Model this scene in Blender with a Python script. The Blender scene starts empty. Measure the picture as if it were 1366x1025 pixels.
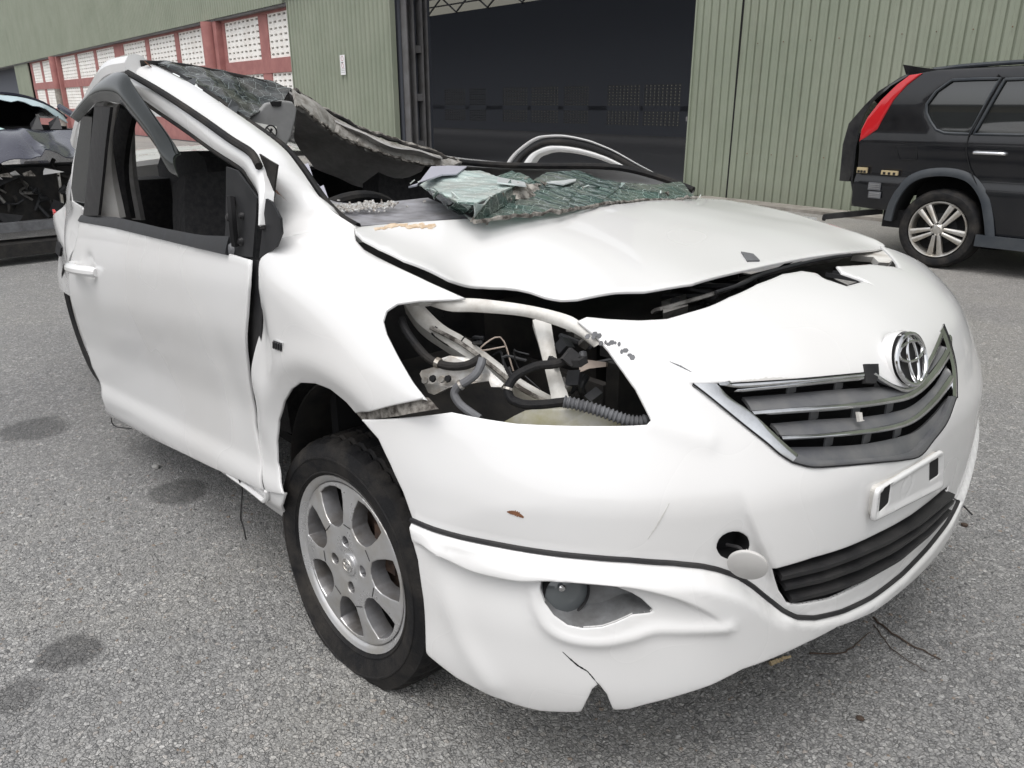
import bpy, bmesh, math, random
import numpy as np
from mathutils import Vector, Matrix
from mathutils.geometry import delaunay_2d_cdt
random.seed(7); RNG = np.random.default_rng(7)
SC = bpy.context.scene
COL = SC.collection

# ------------------------------------------------------------------ camera, sky, sun, exposure
cam_data = bpy.data.cameras.new('camera'); cam = bpy.data.objects.new('camera', cam_data); COL.objects.link(cam)
cam.location = (1.36, -1.517, 1.23)
_t, _y = math.radians(19.72), math.radians(137.41)
_fwd = Vector((math.cos(_y)*math.cos(_t), math.sin(_y)*math.cos(_t), -math.sin(_t)))
cam.rotation_euler = _fwd.to_track_quat('-Z', 'Y').to_euler()
cam_data.sensor_width = 36.0; cam_data.lens = 1044/1366*36.0
cam_data.clip_start = 0.05; cam_data.clip_end = 600
SC.camera = cam

SUN_ELEV, SUN_AZ = math.radians(66), math.radians(-66)     # azimuth of the direction towards the sun, from +X
world = bpy.data.worlds.new('World'); SC.world = world; world.use_nodes = True
nt = world.node_tree; nt.nodes.clear()
wo = nt.nodes.new('ShaderNodeOutputWorld'); bg = nt.nodes.new('ShaderNodeBackground')
sky = nt.nodes.new('ShaderNodeTexSky'); sky.sky_type = 'NISHITA'; sky.sun_disc = False
sky.sun_elevation = SUN_ELEV; sky.sun_rotation = math.pi/2 - SUN_AZ
sky.air_density = 1.0; sky.dust_density = 4.0; sky.ozone_density = 1.0
hs = nt.nodes.new('ShaderNodeHueSaturation'); hs.inputs['Saturation'].default_value = 0.16
bg.inputs['Strength'].default_value = 0.15
nt.links.new(sky.outputs[0], hs.inputs['Color']); nt.links.new(hs.outputs[0], bg.inputs[0]); nt.links.new(bg.outputs[0], wo.inputs[0])
sl = bpy.data.lights.new('sun', 'SUN'); sl.energy = 0.6; sl.angle = math.radians(50); sl.color = (1.0, .97, .93)
sun = bpy.data.objects.new('sun', sl); COL.objects.link(sun)
sun.rotation_euler = Vector((-math.cos(SUN_AZ)*math.cos(SUN_ELEV), -math.sin(SUN_AZ)*math.cos(SUN_ELEV), -math.sin(SUN_ELEV))).to_track_quat('-Z', 'Y').to_euler()
SC.render.engine = 'CYCLES'
SC.view_settings.view_transform = 'Standard'; SC.view_settings.look = 'None'
SC.view_settings.gamma = 1.0; SC.view_settings.exposure = 0.6; SC.view_settings.use_curve_mapping = False
# ------------------------------------------------------------------ naming helpers
def link(o, parent=None):
    COL.objects.link(o)
    if parent is not None:
        o.parent = parent
        o.matrix_parent_inverse = parent.matrix_basis.inverted()
    return o
def tag(o, label=None, cat=None, group=None, kind=None):
    for k, v in (('label', label), ('category', cat), ('group', group), ('kind', kind)):
        if v: o[k] = v
    return o
def thing(name, label, cat, loc=(0, 0, 0), group=None):
    o = bpy.data.objects.new(name, None); o.location = loc; o.empty_display_size = .2
    return tag(link(o), label, cat, group)
def meshobj(name, verts, faces, mat, parent=None, smooth=True, angle=40, mats=None, mi=None):
    me = bpy.data.meshes.new(name)
    me.from_pydata([tuple(map(float, v)) for v in verts], [], [tuple(int(i) for i in f) for f in faces])
    for m in (mats if mats else [mat]): me.materials.append(m)
    if mi is not None: me.polygons.foreach_set('material_index', list(mi))
    bm = bmesh.new(); bm.from_mesh(me)
    bmesh.ops.recalc_face_normals(bm, faces=bm.faces) if smooth != 'raw' else None
    bm.to_mesh(me); bm.free()
    if smooth:
        me.polygons.foreach_set('use_smooth', [True]*len(me.polygons))
        me.set_sharp_from_angle(angle=math.radians(angle))
    me.update()
    return link(bpy.data.objects.new(name, me), parent)

class MB:
    """collects simple solids, then links them as one mesh object"""
    def __init__(s): s.v = []; s.f = []; s.mi = []
    def add(s, v, f, mi=0):
        n = len(s.v); s.v += [tuple(map(float, p)) for p in v]; s.f += [tuple(int(i)+n for i in q) for q in f]; s.mi += [mi]*len(f); return s
    def box(s, c, size, ax=None, mi=0):
        c = np.asarray(c, float); h = np.asarray(size, float)/2
        A = np.eye(3) if ax is None else np.asarray(ax, float)
        v = [c + A[0]*h[0]*i + A[1]*h[1]*j + A[2]*h[2]*k for i in (-1, 1) for j in (-1, 1) for k in (-1, 1)]
        return s.add(v, [(0, 1, 3, 2), (4, 6, 7, 5), (0, 4, 5, 1), (2, 3, 7, 6), (0, 2, 6, 4), (1, 5, 7, 3)], mi)
    def bar(s, a, b, w, h, up=(0, 0, 1), mi=0):
        a = np.asarray(a, float); b = np.asarray(b, float); d = b-a; L = np.linalg.norm(d); d = d/L
        u = np.asarray(up, float); sd = np.cross(d, u); sd /= np.linalg.norm(sd); u = np.cross(sd, d)
        return s.box((a+b)/2, (L, w, h), (d, sd, u), mi)
    def tube(s, pts, r, n=8, mi=0, cap=True):
        v, f = tube_geo(pts, r, n, cap); return s.add(v, f, mi)
    def strip(s, A, B, thick=.01, bulge=0., nc=6, up=None, mi=0):
        v, f = strip_geo(A, B, thick, bulge, nc, up); return s.add(v, f, mi)
    def lathe(s, prof, c, ax, n=32, mi=0, close=False):
        v, f = lathe_geo(prof, c, ax, n, close); return s.add(v, f, mi)
    def poly(s, pts, thick, nrm=None, mi=0):
        """a flat polygon with a real thickness"""
        P = np.asarray(pts, float); n = len(P)
        if nrm is None:
            nrm = np.zeros(3)
            for i in range(n): nrm += np.cross(P[i], P[(i+1) % n])
        nrm = np.asarray(nrm, float); nrm = nrm/np.linalg.norm(nrm)
        Q = P - nrm*thick
        f = [tuple(range(n)), tuple(range(2*n-1, n-1, -1))] + [(i, n+i, n+(i+1) % n, (i+1) % n) for i in range(n)]
        return s.add(list(P)+list(Q), f, mi)
    def build(s, name, mat, parent=None, smooth=True, angle=35, mats=None):
        return meshobj(name, s.v, s.f, mat, parent, smooth, angle, mats, s.mi if mats else None)

def tube_geo(pts, r, n=8, cap=True):
    P = np.asarray(pts, float); m = len(P); r = np.broadcast_to(np.asarray(r, float), (m,))
    T = np.gradient(P, axis=0); T /= np.linalg.norm(T, axis=1)[:, None]+1e-9
    u = np.array([0, 0, 1.]) if abs(T[0][2]) < .9 else np.array([1., 0, 0]); V = []
    for i in range(m):
        u = u - T[i]*(u@T[i]); u /= np.linalg.norm(u)+1e-9; w = np.cross(T[i], u)
        for k in range(n):
            a = 2*math.pi*k/n; V.append(P[i] + r[i]*(math.cos(a)*u + math.sin(a)*w))
    F = [(i*n+k, i*n+(k+1) % n, (i+1)*n+(k+1) % n, (i+1)*n+k) for i in range(m-1) for k in range(n)]
    if cap: F += [tuple(range(n-1, -1, -1)), tuple(range((m-1)*n, m*n))]
    return V, F
def spline(pts, n):
    """n points evenly spaced along a Catmull-Rom curve"""
    P = np.asarray(pts, float)
    if len(P) > 2:
        Q = np.vstack([2*P[0]-P[1], P, 2*P[-1]-P[-2]]); out = []
        for i in range(1, len(Q)-2):
            t = np.linspace(0, 1, 13)[:-1, None]
            p0, p1, p2, p3 = Q[i-1:i+3]
            out.append(.5*(2*p1+(p2-p0)*t+(2*p0-5*p1+4*p2-p3)*t*t+(3*p1-p0-3*p2+p3)*t**3))
        P = np.vstack(out+[P[-1:]])
    return resample(P, n)
def resample(P, n):
    P = np.asarray(P, float); d = np.r_[0, np.cumsum(np.linalg.norm(np.diff(P, axis=0), axis=1))]
    t = np.linspace(0, d[-1], n)
    return np.stack([np.interp(t, d, P[:, k]) for k in range(P.shape[1])], 1)
def strip_geo(A, B, thick, bulge=0., nc=6, up=None, ends=True):
    """a curved band of sheet between edge curves A and B (same number of points), thick and crowned by bulge along up"""
    A = np.asarray(A, float); B = np.asarray(B, float); m = len(A); V = []
    T = np.gradient((A+B)/2, axis=0); bu = np.broadcast_to(np.asarray(bulge, float), (m,))
    for i in range(m):
        c = np.cross(T[i], B[i]-A[i]); c /= np.linalg.norm(c)+1e-9
        if up is not None and c@np.asarray(up, float) < 0: c = -c
        for k in range(nc+1):
            t = k/nc; V.append(A[i]*(1-t)+B[i]*t + c*bu[i]*4*t*(1-t))
        for k in range(nc+1):
            t = 1-k/nc; V.append(A[i]*(1-t)+B[i]*t + c*(bu[i]*4*t*(1-t)*.85-thick))
    n = 2*(nc+1)
    F = [(i*n+k, i*n+(k+1) % n, (i+1)*n+(k+1) % n, (i+1)*n+k) for i in range(m-1) for k in range(n)]
    if ends:
        for i in (0, m-1):
            F += [(i*n+k, i*n+k+1, i*n+n-2-k, i*n+n-1-k) for k in range(nc)]
    return V, F
def lathe_geo(prof, c, ax, n=32, close=False):
    """revolve (radius, height) pairs about axis ax through c"""
    c = np.asarray(c, float); a = np.asarray(ax, float); a /= np.linalg.norm(a)
    u = np.cross(a, [0, 0, 1.]) if abs(a[2]) < .9 else np.cross(a, [1., 0, 0]); u /= np.linalg.norm(u); w = np.cross(a, u)
    V = [c + a*h + r*(math.cos(2*math.pi*k/n)*u + math.sin(2*math.pi*k/n)*w) for r, h in prof for k in range(n)]
    m = len(prof)
    F = [(i*n+k, i*n+(k+1) % n, (i+1)*n+(k+1) % n, (i+1)*n+k) for i in range(m-1) for k in range(n)]
    if close: F += [((m-1)*n+k, (m-1)*n+(k+1) % n, (k+1) % n, k) for k in range(n)]
    return V, F

# ------------------------------------------------------------------ sheet-metal panels: a measured outline on a curved surface
def dist_poly(P, Q, closed=True):
    Q = np.asarray(Q, float); A = Q if closed else Q[:-1]; B = np.roll(Q, -1, 0) if closed else Q[1:]
    d = np.full(len(P), 1e9)
    for s in range(0, len(P), 2000):
        p = P[s:s+2000, None, :]; ab = (B-A)[None]; ap = p-A[None]
        t = np.clip((ap*ab).sum(2)/((ab*ab).sum(2)+1e-12), 0, 1)
        d[s:s+2000] = np.sqrt(((ap-t[..., None]*ab)**2).sum(2)).min(1)
    return d
def inside(P, Q):
    Q = np.asarray(Q, float); x, y = P[:, 0], P[:, 1]; r = np.zeros(len(P), bool); j = len(Q)-1
    for i in range(len(Q)):
        xi, yi = Q[i]; xj, yj = Q[j]
        if yi != yj:
            r ^= ((yi > y) != (yj > y)) & (x < (xj-xi)*(y-yi)/(yj-yi)+xi)
        j = i
    return r
def densify(Q, step):
    Q = np.asarray(Q, float); out = []
    for i in range(len(Q)):
        a, b = Q[i], Q[(i+1) % len(Q)]; n = max(1, int(math.ceil(np.linalg.norm(b-a)/step)))
        out += [a+(b-a)*k/n for k in range(n)]
    return np.array(out)
def sheet(outline, holes=(), spacing=.02, step=None, inset=(.004, .011), lines=()):
    """triangulate a 2-D outline with holes; returns points, triangles, distance of each point to an edge"""
    step = step or spacing*.7
    loops = [densify(outline, step)]+[densify(h, step) for h in holes]
    allp = np.vstack(loops); lo, hi = loops[0].min(0), loops[0].max(0)
    gy = np.arange(lo[1], hi[1], spacing*.87); pts = []
    for r, yy in enumerate(gy):
        gx = np.arange(lo[0]+(r % 2)*spacing/2, hi[0], spacing); pts.append(np.stack([gx, np.full_like(gx, yy)], 1))
    G = np.vstack(pts) if pts else np.zeros((0, 2))
    def keep(P):
        k = inside(P, loops[0])
        for h in loops[1:]: k &= ~inside(P, h)
        return k
    def dd(P):
        d = dist_poly(P, loops[0])
        for h in loops[1:]: d = np.minimum(d, dist_poly(P, h))
        return d
    G = G[keep(G)]; G = G[dd(G) > max(spacing*.45, (inset[-1] if inset else 0)+.35*spacing)]
    ins = []
    for L in loops:
        T = np.roll(L, -1, 0)-np.roll(L, 1, 0); T /= np.linalg.norm(T, axis=1)[:, None]+1e-9; N = np.stack([-T[:, 1], T[:, 0]], 1)
        for e in inset:
            for sg in (1, -1):
                Q = L+N*e*sg; k = keep(Q); Q = Q[k]; Q = Q[dd(Q) > e*.85]; ins.append(Q)
    if lines:                                # extra rows of points along pressed feature lines
        feat = []; near = np.full(len(G), 1e9)
        for Lq, offs in lines:
            Lq = np.asarray(Lq, float); n_ = max(4, int(np.linalg.norm(np.diff(Lq, axis=0), axis=1).sum()/.006)); R_ = resample(Lq, n_)
            T = np.gradient(R_, axis=0); T /= np.linalg.norm(T, axis=1)[:, None]+1e-9; N = np.stack([-T[:, 1], T[:, 0]], 1)
            if len(G): near = np.minimum(near, dist_poly(G, R_, False)-max(abs(o) for o in offs))
            for o in offs:
                Q = R_+N*o; Q = Q[keep(Q)]
                if len(Q): feat.append(Q[dd(Q) > .006])
        G = G[near > spacing*.4]; kept = []
        for Q in feat:                       # drop points where two feature rows run together
            if kept:
                A_ = np.vstack(kept); Q = Q[np.array([(((A_-p)**2).sum(1)).min() > .0022**2 for p in Q])] if len(Q) else Q
            if len(Q): kept.append(Q)
        ins = ins+kept
    P = np.vstack([allp]+ins+[G])
    edges = []; o = 0
    for L in loops:
        n = len(L); edges += [(o+i, o+(i+1) % n) for i in range(n)]; o += n
    vs, es, fs, ov, oe, of = delaunay_2d_cdt([Vector(p) for p in P], edges, [], 0, 1e-6)
    V = np.array([tuple(v) for v in vs]); F = np.array([f for f in fs if len(f) == 3])
    c = V[F].mean(1); F = F[keep(c)]
    used = np.unique(F); mp = -np.ones(len(V), int); mp[used] = np.arange(len(used))
    V = V[used]; F = mp[F]
    return V, F, dd(V)
def thicken(P3, N, F, thick):
    """front skin, back skin and the rim between them"""
    n = len(P3); Q = P3-N*thick
    cnt = {}
    for t in F:
        for a, b in ((t[0], t[1]), (t[1], t[2]), (t[2], t[0])): cnt[(a, b)] = 1
    rim = [(a, b) for (a, b) in cnt if (b, a) not in cnt]
    faces = [tuple(t) for t in F]+[tuple(t[::-1]+n) for t in F]+[(b, a, a+n, b+n) for a, b in rim]
    return np.vstack([P3, Q]), faces
def panel(name, S, outline, mat, parent=None, holes=(), spacing=.02, thick=.003, roll=.006, outward=None, disp=None, scale=(1, 1), step=None, push=0., angle=45, edge=None, lines=()):
    """curved sheet: outline and holes are given in the surface's own two coordinates, S maps them to metres"""
    sc = np.asarray(scale, float)
    V, F, d = sheet(np.asarray(outline, float)*sc, [np.asarray(h, float)*sc for h in holes], spacing, step, (roll*.35, roll*1.05) if roll else (), lines)
    q = V/sc; e = 1e-3
    P = S(q); da = S(q+[e, 0])-S(q-[e, 0]); db = S(q+[0, e])-S(q-[0, e])
    N = np.cross(da, db); N /= np.linalg.norm(N, axis=1)[:, None]+1e-12
    out = np.asarray(outward(P) if callable(outward) else outward, float)
    if (N*out).sum(1).mean() < 0: N = -N; F = F
    h = np.full(len(P), push)
    if disp is not None: h = h+disp(q, P)
    if roll:
        x = np.clip(d/roll, 0, 1); h = h-roll*.75*(1-np.sqrt(np.clip(1-(1-x)**2, 0, 1)))
    P = P+N*h[:, None]
    fn = np.cross(P[F[:, 1]]-P[F[:, 0]], P[F[:, 2]]-P[F[:, 0]])
    if ((fn*N[F[:, 0]]).sum(1)).sum() < 0: F = F[:, ::-1]
    VV, FF = thicken(P, N, F, thick)
    if edge is not None: return meshobj(name, VV, FF, mat, parent, True, angle, [mat, edge], [0]*len(F)+[1]*(len(FF)-len(F)))
    return meshobj(name, VV, FF, mat, parent, True, angle)
def tps_fit(X, y, lam=1e-6):
    n = len(X); r2 = ((X[:, None]-X[None])**2).sum(2); K = .5*r2*np.log(r2+1e-12)
    Pm = np.c_[np.ones(n), X]; A = np.zeros((n+3, n+3)); A[:n, :n] = K+lam*np.eye(n); A[:n, n:] = Pm; A[n:, :n] = Pm.T
    w = np.linalg.lstsq(A, np.r_[y, 0, 0, 0], rcond=None)[0]
    def f(Q):
        r2 = ((Q[:, None]-X[None])**2).sum(2); return (.5*r2*np.log(r2+1e-12))@w[:n]+np.c_[np.ones(len(Q)), Q]@w[n:]
    return f
def skin(name, outline3, ctrl3, mat, parent=None, axis=(0, 0, 1), holes3=(), spacing=.02, thick=.003, roll=.0, disp=None, lam=1e-5, angle=45, side=1, step=None):
    """curved sheet through measured 3-D points; heights above a plane square to axis are interpolated smoothly"""
    a = np.asarray(axis, float); a /= np.linalg.norm(a)
    u = np.cross([0, 0, 1.], a) if abs(a[2]) < .9 else np.cross([0, 1., 0], a); u /= np.linalg.norm(u); w = np.cross(a, u)
    O = np.asarray(outline3, float); c = O.mean(0); B = np.stack([u, w], 1)
    Kp = np.vstack([O]+([np.asarray(ctrl3, float)] if len(ctrl3) else [])+[np.asarray(h, float) for h in holes3])
    _, ix = np.unique((Kp/.004).round(), axis=0, return_index=True); Kp = Kp[ix]
    fh = tps_fit((Kp-c)@B, (Kp-c)@a, lam)
    def S(q): return c+q@B.T+fh(q)[:, None]*a
    return panel(name, S, (O-c)@B, mat, parent, [(np.asarray(h, float)-c)@B for h in holes3], spacing, thick, roll, a*side, disp, step=step, angle=angle)
# ------------------------------------------------------------------ materials (all procedural)
def mat(name, col, rough=.5, metal=0., spec=.5, coat=0., build=None, alpha=1., trans=0., ior=1.45):
    m = bpy.data.materials.new(name); m.use_nodes = True; N = m.node_tree.nodes; L = m.node_tree.links
    b = N['Principled BSDF']
    b.inputs['Base Color'].default_value = (*col, 1); b.inputs['Roughness'].default_value = rough; b.inputs['Metallic'].default_value = metal
    b.inputs['Specular IOR Level'].default_value = spec; b.inputs['Coat Weight'].default_value = coat; b.inputs['Coat Roughness'].default_value = .04
    b.inputs['Transmission Weight'].default_value = trans; b.inputs['IOR'].default_value = ior; b.inputs['Alpha'].default_value = alpha
    if build: build(m, N, L, b)
    return m
def nd(N, t, **kw):
    n = N.new(t)
    for k, v in kw.items():
        if k in n.inputs.keys(): n.inputs[k].default_value = v
        else: setattr(n, k, v)
    return n
def noise(N, L, scale, detail=4, rough=.6, coord='Object', vec=None, sc3=None):
    tc = nd(N, 'ShaderNodeTexCoord'); n = nd(N, 'ShaderNodeTexNoise', Scale=scale, Detail=detail, Roughness=rough)
    src = tc.outputs[coord]
    if sc3 is not None:
        mp = nd(N, 'ShaderNodeMapping'); mp.inputs['Scale'].default_value = sc3; L.new(src, mp.inputs[0]); src = mp.outputs[0]
    L.new(src, n.inputs['Vector']); return n
def ramp(N, L, src, stops):
    r = nd(N, 'ShaderNodeValToRGB'); e = r.color_ramp.elements
    while len(e) > 1: e.remove(e[-1])
    e[0].position = stops[0][0]; e[0].color = (*stops[0][1], 1) if len(stops[0][1]) == 3 else stops[0][1]
    for p, c in stops[1:]:
        k = e.new(p); k.color = (*c, 1) if len(c) == 3 else c
    L.new(src, r.inputs[0]); return r
def mix(N, L, fac, a, b, mode='MIX'):
    x = nd(N, 'ShaderNodeMix', data_type='RGBA', blend_type=mode)
    for s, i in ((fac, 0), (a, 6), (b, 7)):
        if isinstance(s, (int, float)): x.inputs[i].default_value = s
        elif isinstance(s, tuple): x.inputs[i].default_value = (*s, 1)
        else: L.new(s, x.inputs[i])
    return x.outputs[2]
def bump(N, L, b, h, strength=.3, dist=.01):
    k = nd(N, 'ShaderNodeBump', Strength=strength, Distance=dist); L.new(h, k.inputs['Height']); L.new(k.outputs[0], b.inputs['Normal'])
def mottled(c1, c2, scale=8, bstr=0., rlo=None, rhi=None, sc3=None, lo=.35, hi=.65, bscale=None):
    def f(m, N, L, b):
        n = noise(N, L, scale, 5, .65, sc3=sc3); r = ramp(N, L, n.outputs[0], [(lo, c1), (hi, c2)]); L.new(r.outputs[0], b.inputs['Base Color'])
        if rlo is not None:
            q = ramp(N, L, n.outputs[0], [(.3, (rlo,)*3), (.7, (rhi,)*3)]); L.new(q.outputs[0], b.inputs['Roughness'])
        if bstr:
            n2 = noise(N, L, bscale or scale*6, 3); bump(N, L, b, n2.outputs[0], bstr, .004)
    return f
def white_paint(m, N, L, b):
    # pearl white with a thin uneven film of dust
    n = noise(N, L, 2.2, 2, .5)
    dust = ramp(N, L, n.outputs[0], [(.38, (.705, .703, .70)), (.72, (.655, .648, .638))])
    L.new(dust.outputs[0], b.inputs['Base Color'])
    q = ramp(N, L, n.outputs[0], [(.35, (.20,)*3), (.75, (.32,)*3)]); L.new(q.outputs[0], b.inputs['Roughness'])
M = {}
M['white'] = mat('pearl_white_paint', (.8, .8, .79), .3, coat=.7, build=white_paint)
M['white_in'] = mat('white_primer_metal', (.6, .59, .56), .55, build=mottled((.62, .61, .58), (.36, .33, .29), 14, .1, lo=.42, hi=.75))
M['black_plastic'] = mat('black_plastic', (.018, .018, .02), .5, spec=.3, build=mottled((.013, .013, .015), (.035, .034, .034), 10, .08, .35, .65))
M['trim'] = mat('grey_black_trim', (.02, .021, .023), .5, spec=.25, build=mottled((.017, .018, .020), (.036, .036, .038), 12, .05, .4, .6))
M['rubber'] = mat('rubber', (.012, .012, .013), .75, spec=.25, build=mottled((.010, .010, .011), (.042, .038, .034), 11, .35, .55, .9, lo=.42, hi=.72, bscale=160))
M['dark'] = mat('dark_interior', (.008, .008, .009), .9)
M['chrome'] = mat('chrome', (.75, .76, .78), .08, 1., build=mottled((.78, .79, .8), (.55, .55, .55), 12, 0, .04, .2))
M['grille'] = mat('dark_grey_grille', (.1, .1, .11), .38, build=mottled((.095, .098, .106), (.14, .14, .14), 14, .05, .3, .5))
M['rim'] = mat('worn_alloy', (.42, .41, .39), .42, .7, build=mottled((.56, .56, .565), (.44, .415, .37), 9, .03, .22, .42, lo=.45, hi=.75))
M['brake'] = mat('rusty_brake', (.07, .045, .035), .7, .3, build=mottled((.09, .055, .038), (.04, .03, .026), 30, .2))
M['pocket'] = mat('grey_rim_pocket', (.20, .20, .21), .4, .5, build=mottled((.23, .23, .24), (.13, .12, .11), 14, .05))
M['bayblack0'] = mat('shaded_barrel_black', (.02, .019, .018), .8)  # rim barrel painted near black for the shade behind the spokes
M['dirty'] = mat('dirty_torn_metal', (.2, .18, .16), .6, build=mottled((.34, .32, .29), (.05, .042, .036), 45, .4, .4, .8, lo=.38, hi=.6))
M['winglass0'] = mat('smoked_door_glass', (.012, .014, .014), .12, spec=.35)
M['lilac'] = mat('pale_lilac_film', (.42, .42, .48), .35)
M['rust'] = mat('rust', (.16, .07, .035), .9, build=mottled((.20, .085, .04), (.07, .035, .022), 20, .5))
M['grey_cloth'] = mat('grey_headliner', (.2, .2, .2), .95, build=mottled((.5, .49, .48), (.38, .37, .36), 30, .3))
M['visor_grey'] = mat('grey_vinyl', (.25, .25, .25), .7, build=mottled((.26, .26, .26), (.2, .2, .2), 12, .1))
M['seat'] = mat('dark_seat_cloth', (.02, .02, .022), .95, build=mottled((.018, .018, .02), (.035, .034, .035), 60, .3))
M['grey_plastic'] = mat('grey_plastic', (.14, .145, .155), .55, build=mottled((.15, .155, .165), (.09, .09, .095), 14, .08))
M['dark_plastic'] = mat('smoked_acrylic', (.012, .015, .015), .12, spec=.38, coat=.1)
M['scuff'] = mat('grey_scuff', (.5, .49, .47), .8)
M['headgrey'] = mat('grey_headrail', (.2, .19, .18), .6, build=mottled((.34, .33, .31), (.12, .105, .09), 26, .2, lo=.4, hi=.66))
M['greymetal'] = mat('dull_grey_metal', (.16, .16, .155), .5, .3, build=mottled((.22, .215, .205), (.08, .075, .07), 22, .1))
M['light_grey'] = mat('light_grey_plastic', (.42, .41, .38), .5)
M['steel'] = mat('galvanised_steel', (.5, .5, .49), .4, .7, build=mottled((.55, .55, .54), (.3, .26, .21), 20, .1))
def crack_glass(tint, dirt, line=(.62, .74, .70), w=.05, tmax=.55):
    def f(m, N, L, b):
        tc = nd(N, 'ShaderNodeTexCoord'); h = None
        v = nd(N, 'ShaderNodeTexVoronoi', Scale=30., feature='DISTANCE_TO_EDGE'); L.new(tc.outputs['Object'], v.inputs['Vector'])
        v2 = nd(N, 'ShaderNodeTexVoronoi', Scale=85., feature='DISTANCE_TO_EDGE'); L.new(tc.outputs['Object'], v2.inputs['Vector'])
        c = ramp(N, L, v.outputs['Distance'], [(.0, (1,)*3), (w, (0,)*3)]); c2 = ramp(N, L, v2.outputs['Distance'], [(.0, (.45,)*3), (.02, (0,)*3)])
        n = noise(N, L, 7, 5); dm = ramp(N, L, n.outputs[0], [(.45, (0,)*3), (.62, (dirt,)*3)])
        mx = mix(N, L, 1., c.outputs[0], c2.outputs[0], 'LIGHTEN'); 
        base = mix(N, L, mx, tint, line); base = mix(N, L, dm.outputs[0], base, (.50, .46, .42)); L.new(base, b.inputs['Base Color'])
        tr = ramp(N, L, mx, [(0, (tmax,)*3), (.6, (.0,)*3)]); L.new(tr.outputs[0], b.inputs['Transmission Weight'])
        bump(N, L, b, mx, .15, .002)
    return f
M['glass_teal'] = mat('shattered_laminated_glass', (.2, .4, .36), .07, spec=.6, build=crack_glass((.125, .225, .20), .35, (.50, .60, .57), .016, .7))
M['glass_dark'] = mat('shattered_tinted_glass', (.05, .07, .07), .05, spec=.6, build=crack_glass((.03, .038, .038), .22, (.30, .35, .35), .018, .5))
M['glass_pale'] = mat('lit_laminated_glass', (.5, .65, .62), .2, build=crack_glass((.58, .70, .67), .5, (.86, .90, .89), .02, .2))  # same windscreen glass, painted paler where light falls from above
M['glass_deep'] = mat('deep_green_glass', (.1, .2, .18), .06, build=crack_glass((.07, .125, .112), .3, (.38, .48, .45), .015, .6))
M['glass_edge'] = mat('grey_glass_edge', (.3, .36, .35), .3, build=crack_glass((.26, .32, .31), .8, (.5, .55, .53), .03, .0))
M['cowl'] = mat('pale_grey_scuttle', (.28, .28, .31), .55, build=mottled((.32, .32, .35), (.18, .175, .18), 18, .08))
M['shard'] = mat('white_lit_shard', (.82, .86, .86), .12, spec=.8)
# ------------------------------------------------------------------ measured body surfaces of the white car (metres, car axes: x forward, y to its left, z up)
def ip(x, xs, ys):
    xs = np.asarray(xs, float); ys = np.asarray(ys, float); x = np.clip(np.asarray(x, float), xs[0], xs[-1])
    d = np.diff(ys)/np.diff(xs); m = np.empty_like(ys); m[0] = d[0]; m[-1] = d[-1]
    s = d[:-1]*d[1:]; den = d[:-1]+d[1:]
    m[1:-1] = np.where(s > 0, 2*s/np.where(np.abs(den) < 1e-12, 1, den), 0)
    i = np.clip(np.searchsorted(xs, x)-1, 0, len(xs)-2); h = xs[i+1]-xs[i]; t = (x-xs[i])/h
    return ys[i]*(2*t**3-3*t**2+1)+m[i]*h*(t**3-2*t**2+t)+ys[i+1]*(3*t**2-2*t**3)+m[i+1]*h*(t**3-t**2)
XC = .10
BZ = [.1, .2, .3, .4, .5, .6, .7, .78, .84, .88, .92, .95]
def bump_r(phi, z):
    """plan radius of the front bumper about (XC, 0) at height z"""
    L = ip(z, BZ, [.72, .755, .78, .785, .788, .79, .768, .735, .675, .60, .47, .32])
    W = ip(z, BZ, [.80, .82, .835, .84, .845, .845, .84, .825, .80, .77, .72, .66])
    n = ip(z, [.1, .4, .6, .78, .88, .95], [2.5, 2.5, 2.3, 1.95, 1.9, 1.9])
    n = n+.55*np.clip(np.asarray(phi)/.5, 0, 1)**2*(3-2*np.clip(np.asarray(phi)/.5, 0, 1))
    c = np.abs(np.cos(phi)); s = np.abs(np.sin(phi))
    return ((c/L)**n+(s/W)**n)**(-1/n)
def S_bumper(q):
    r = bump_r(q[:, 0], q[:, 1])
    return np.stack([XC+r*np.cos(q[:, 0]), r*np.sin(q[:, 0]), q[:, 1]], 1)
def side_w(x, z):
    """half width of the right flank: sill flare, waist, shoulder, then the roll-over to the bonnet gap"""
    x = np.asarray(x, float); z = np.asarray(z, float)
    zp = z-.105*x*np.where(x > 0, 0, 1)
    w = ip(zp, [.20, .30, .36, .40, .46, .56, .68, .80, .88, .95, 1.02, 1.10], [.76, .785, .815, .817, .804, .803, .818, .833, .831, .818, .795, .76])
    top = ip(x, [-.6, -.16, -.02, .1, .22, .4], [1.25, 1.09, 1.03, .99, .94, .87])
    u = np.clip((z-(top-.20))/.20, 0, 1.3)
    return w-.15*u**2.4
def S_side(q):
    return np.stack([q[:, 0], -side_w(q[:, 0], q[:, 1]), q[:, 1]], 1)
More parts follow.
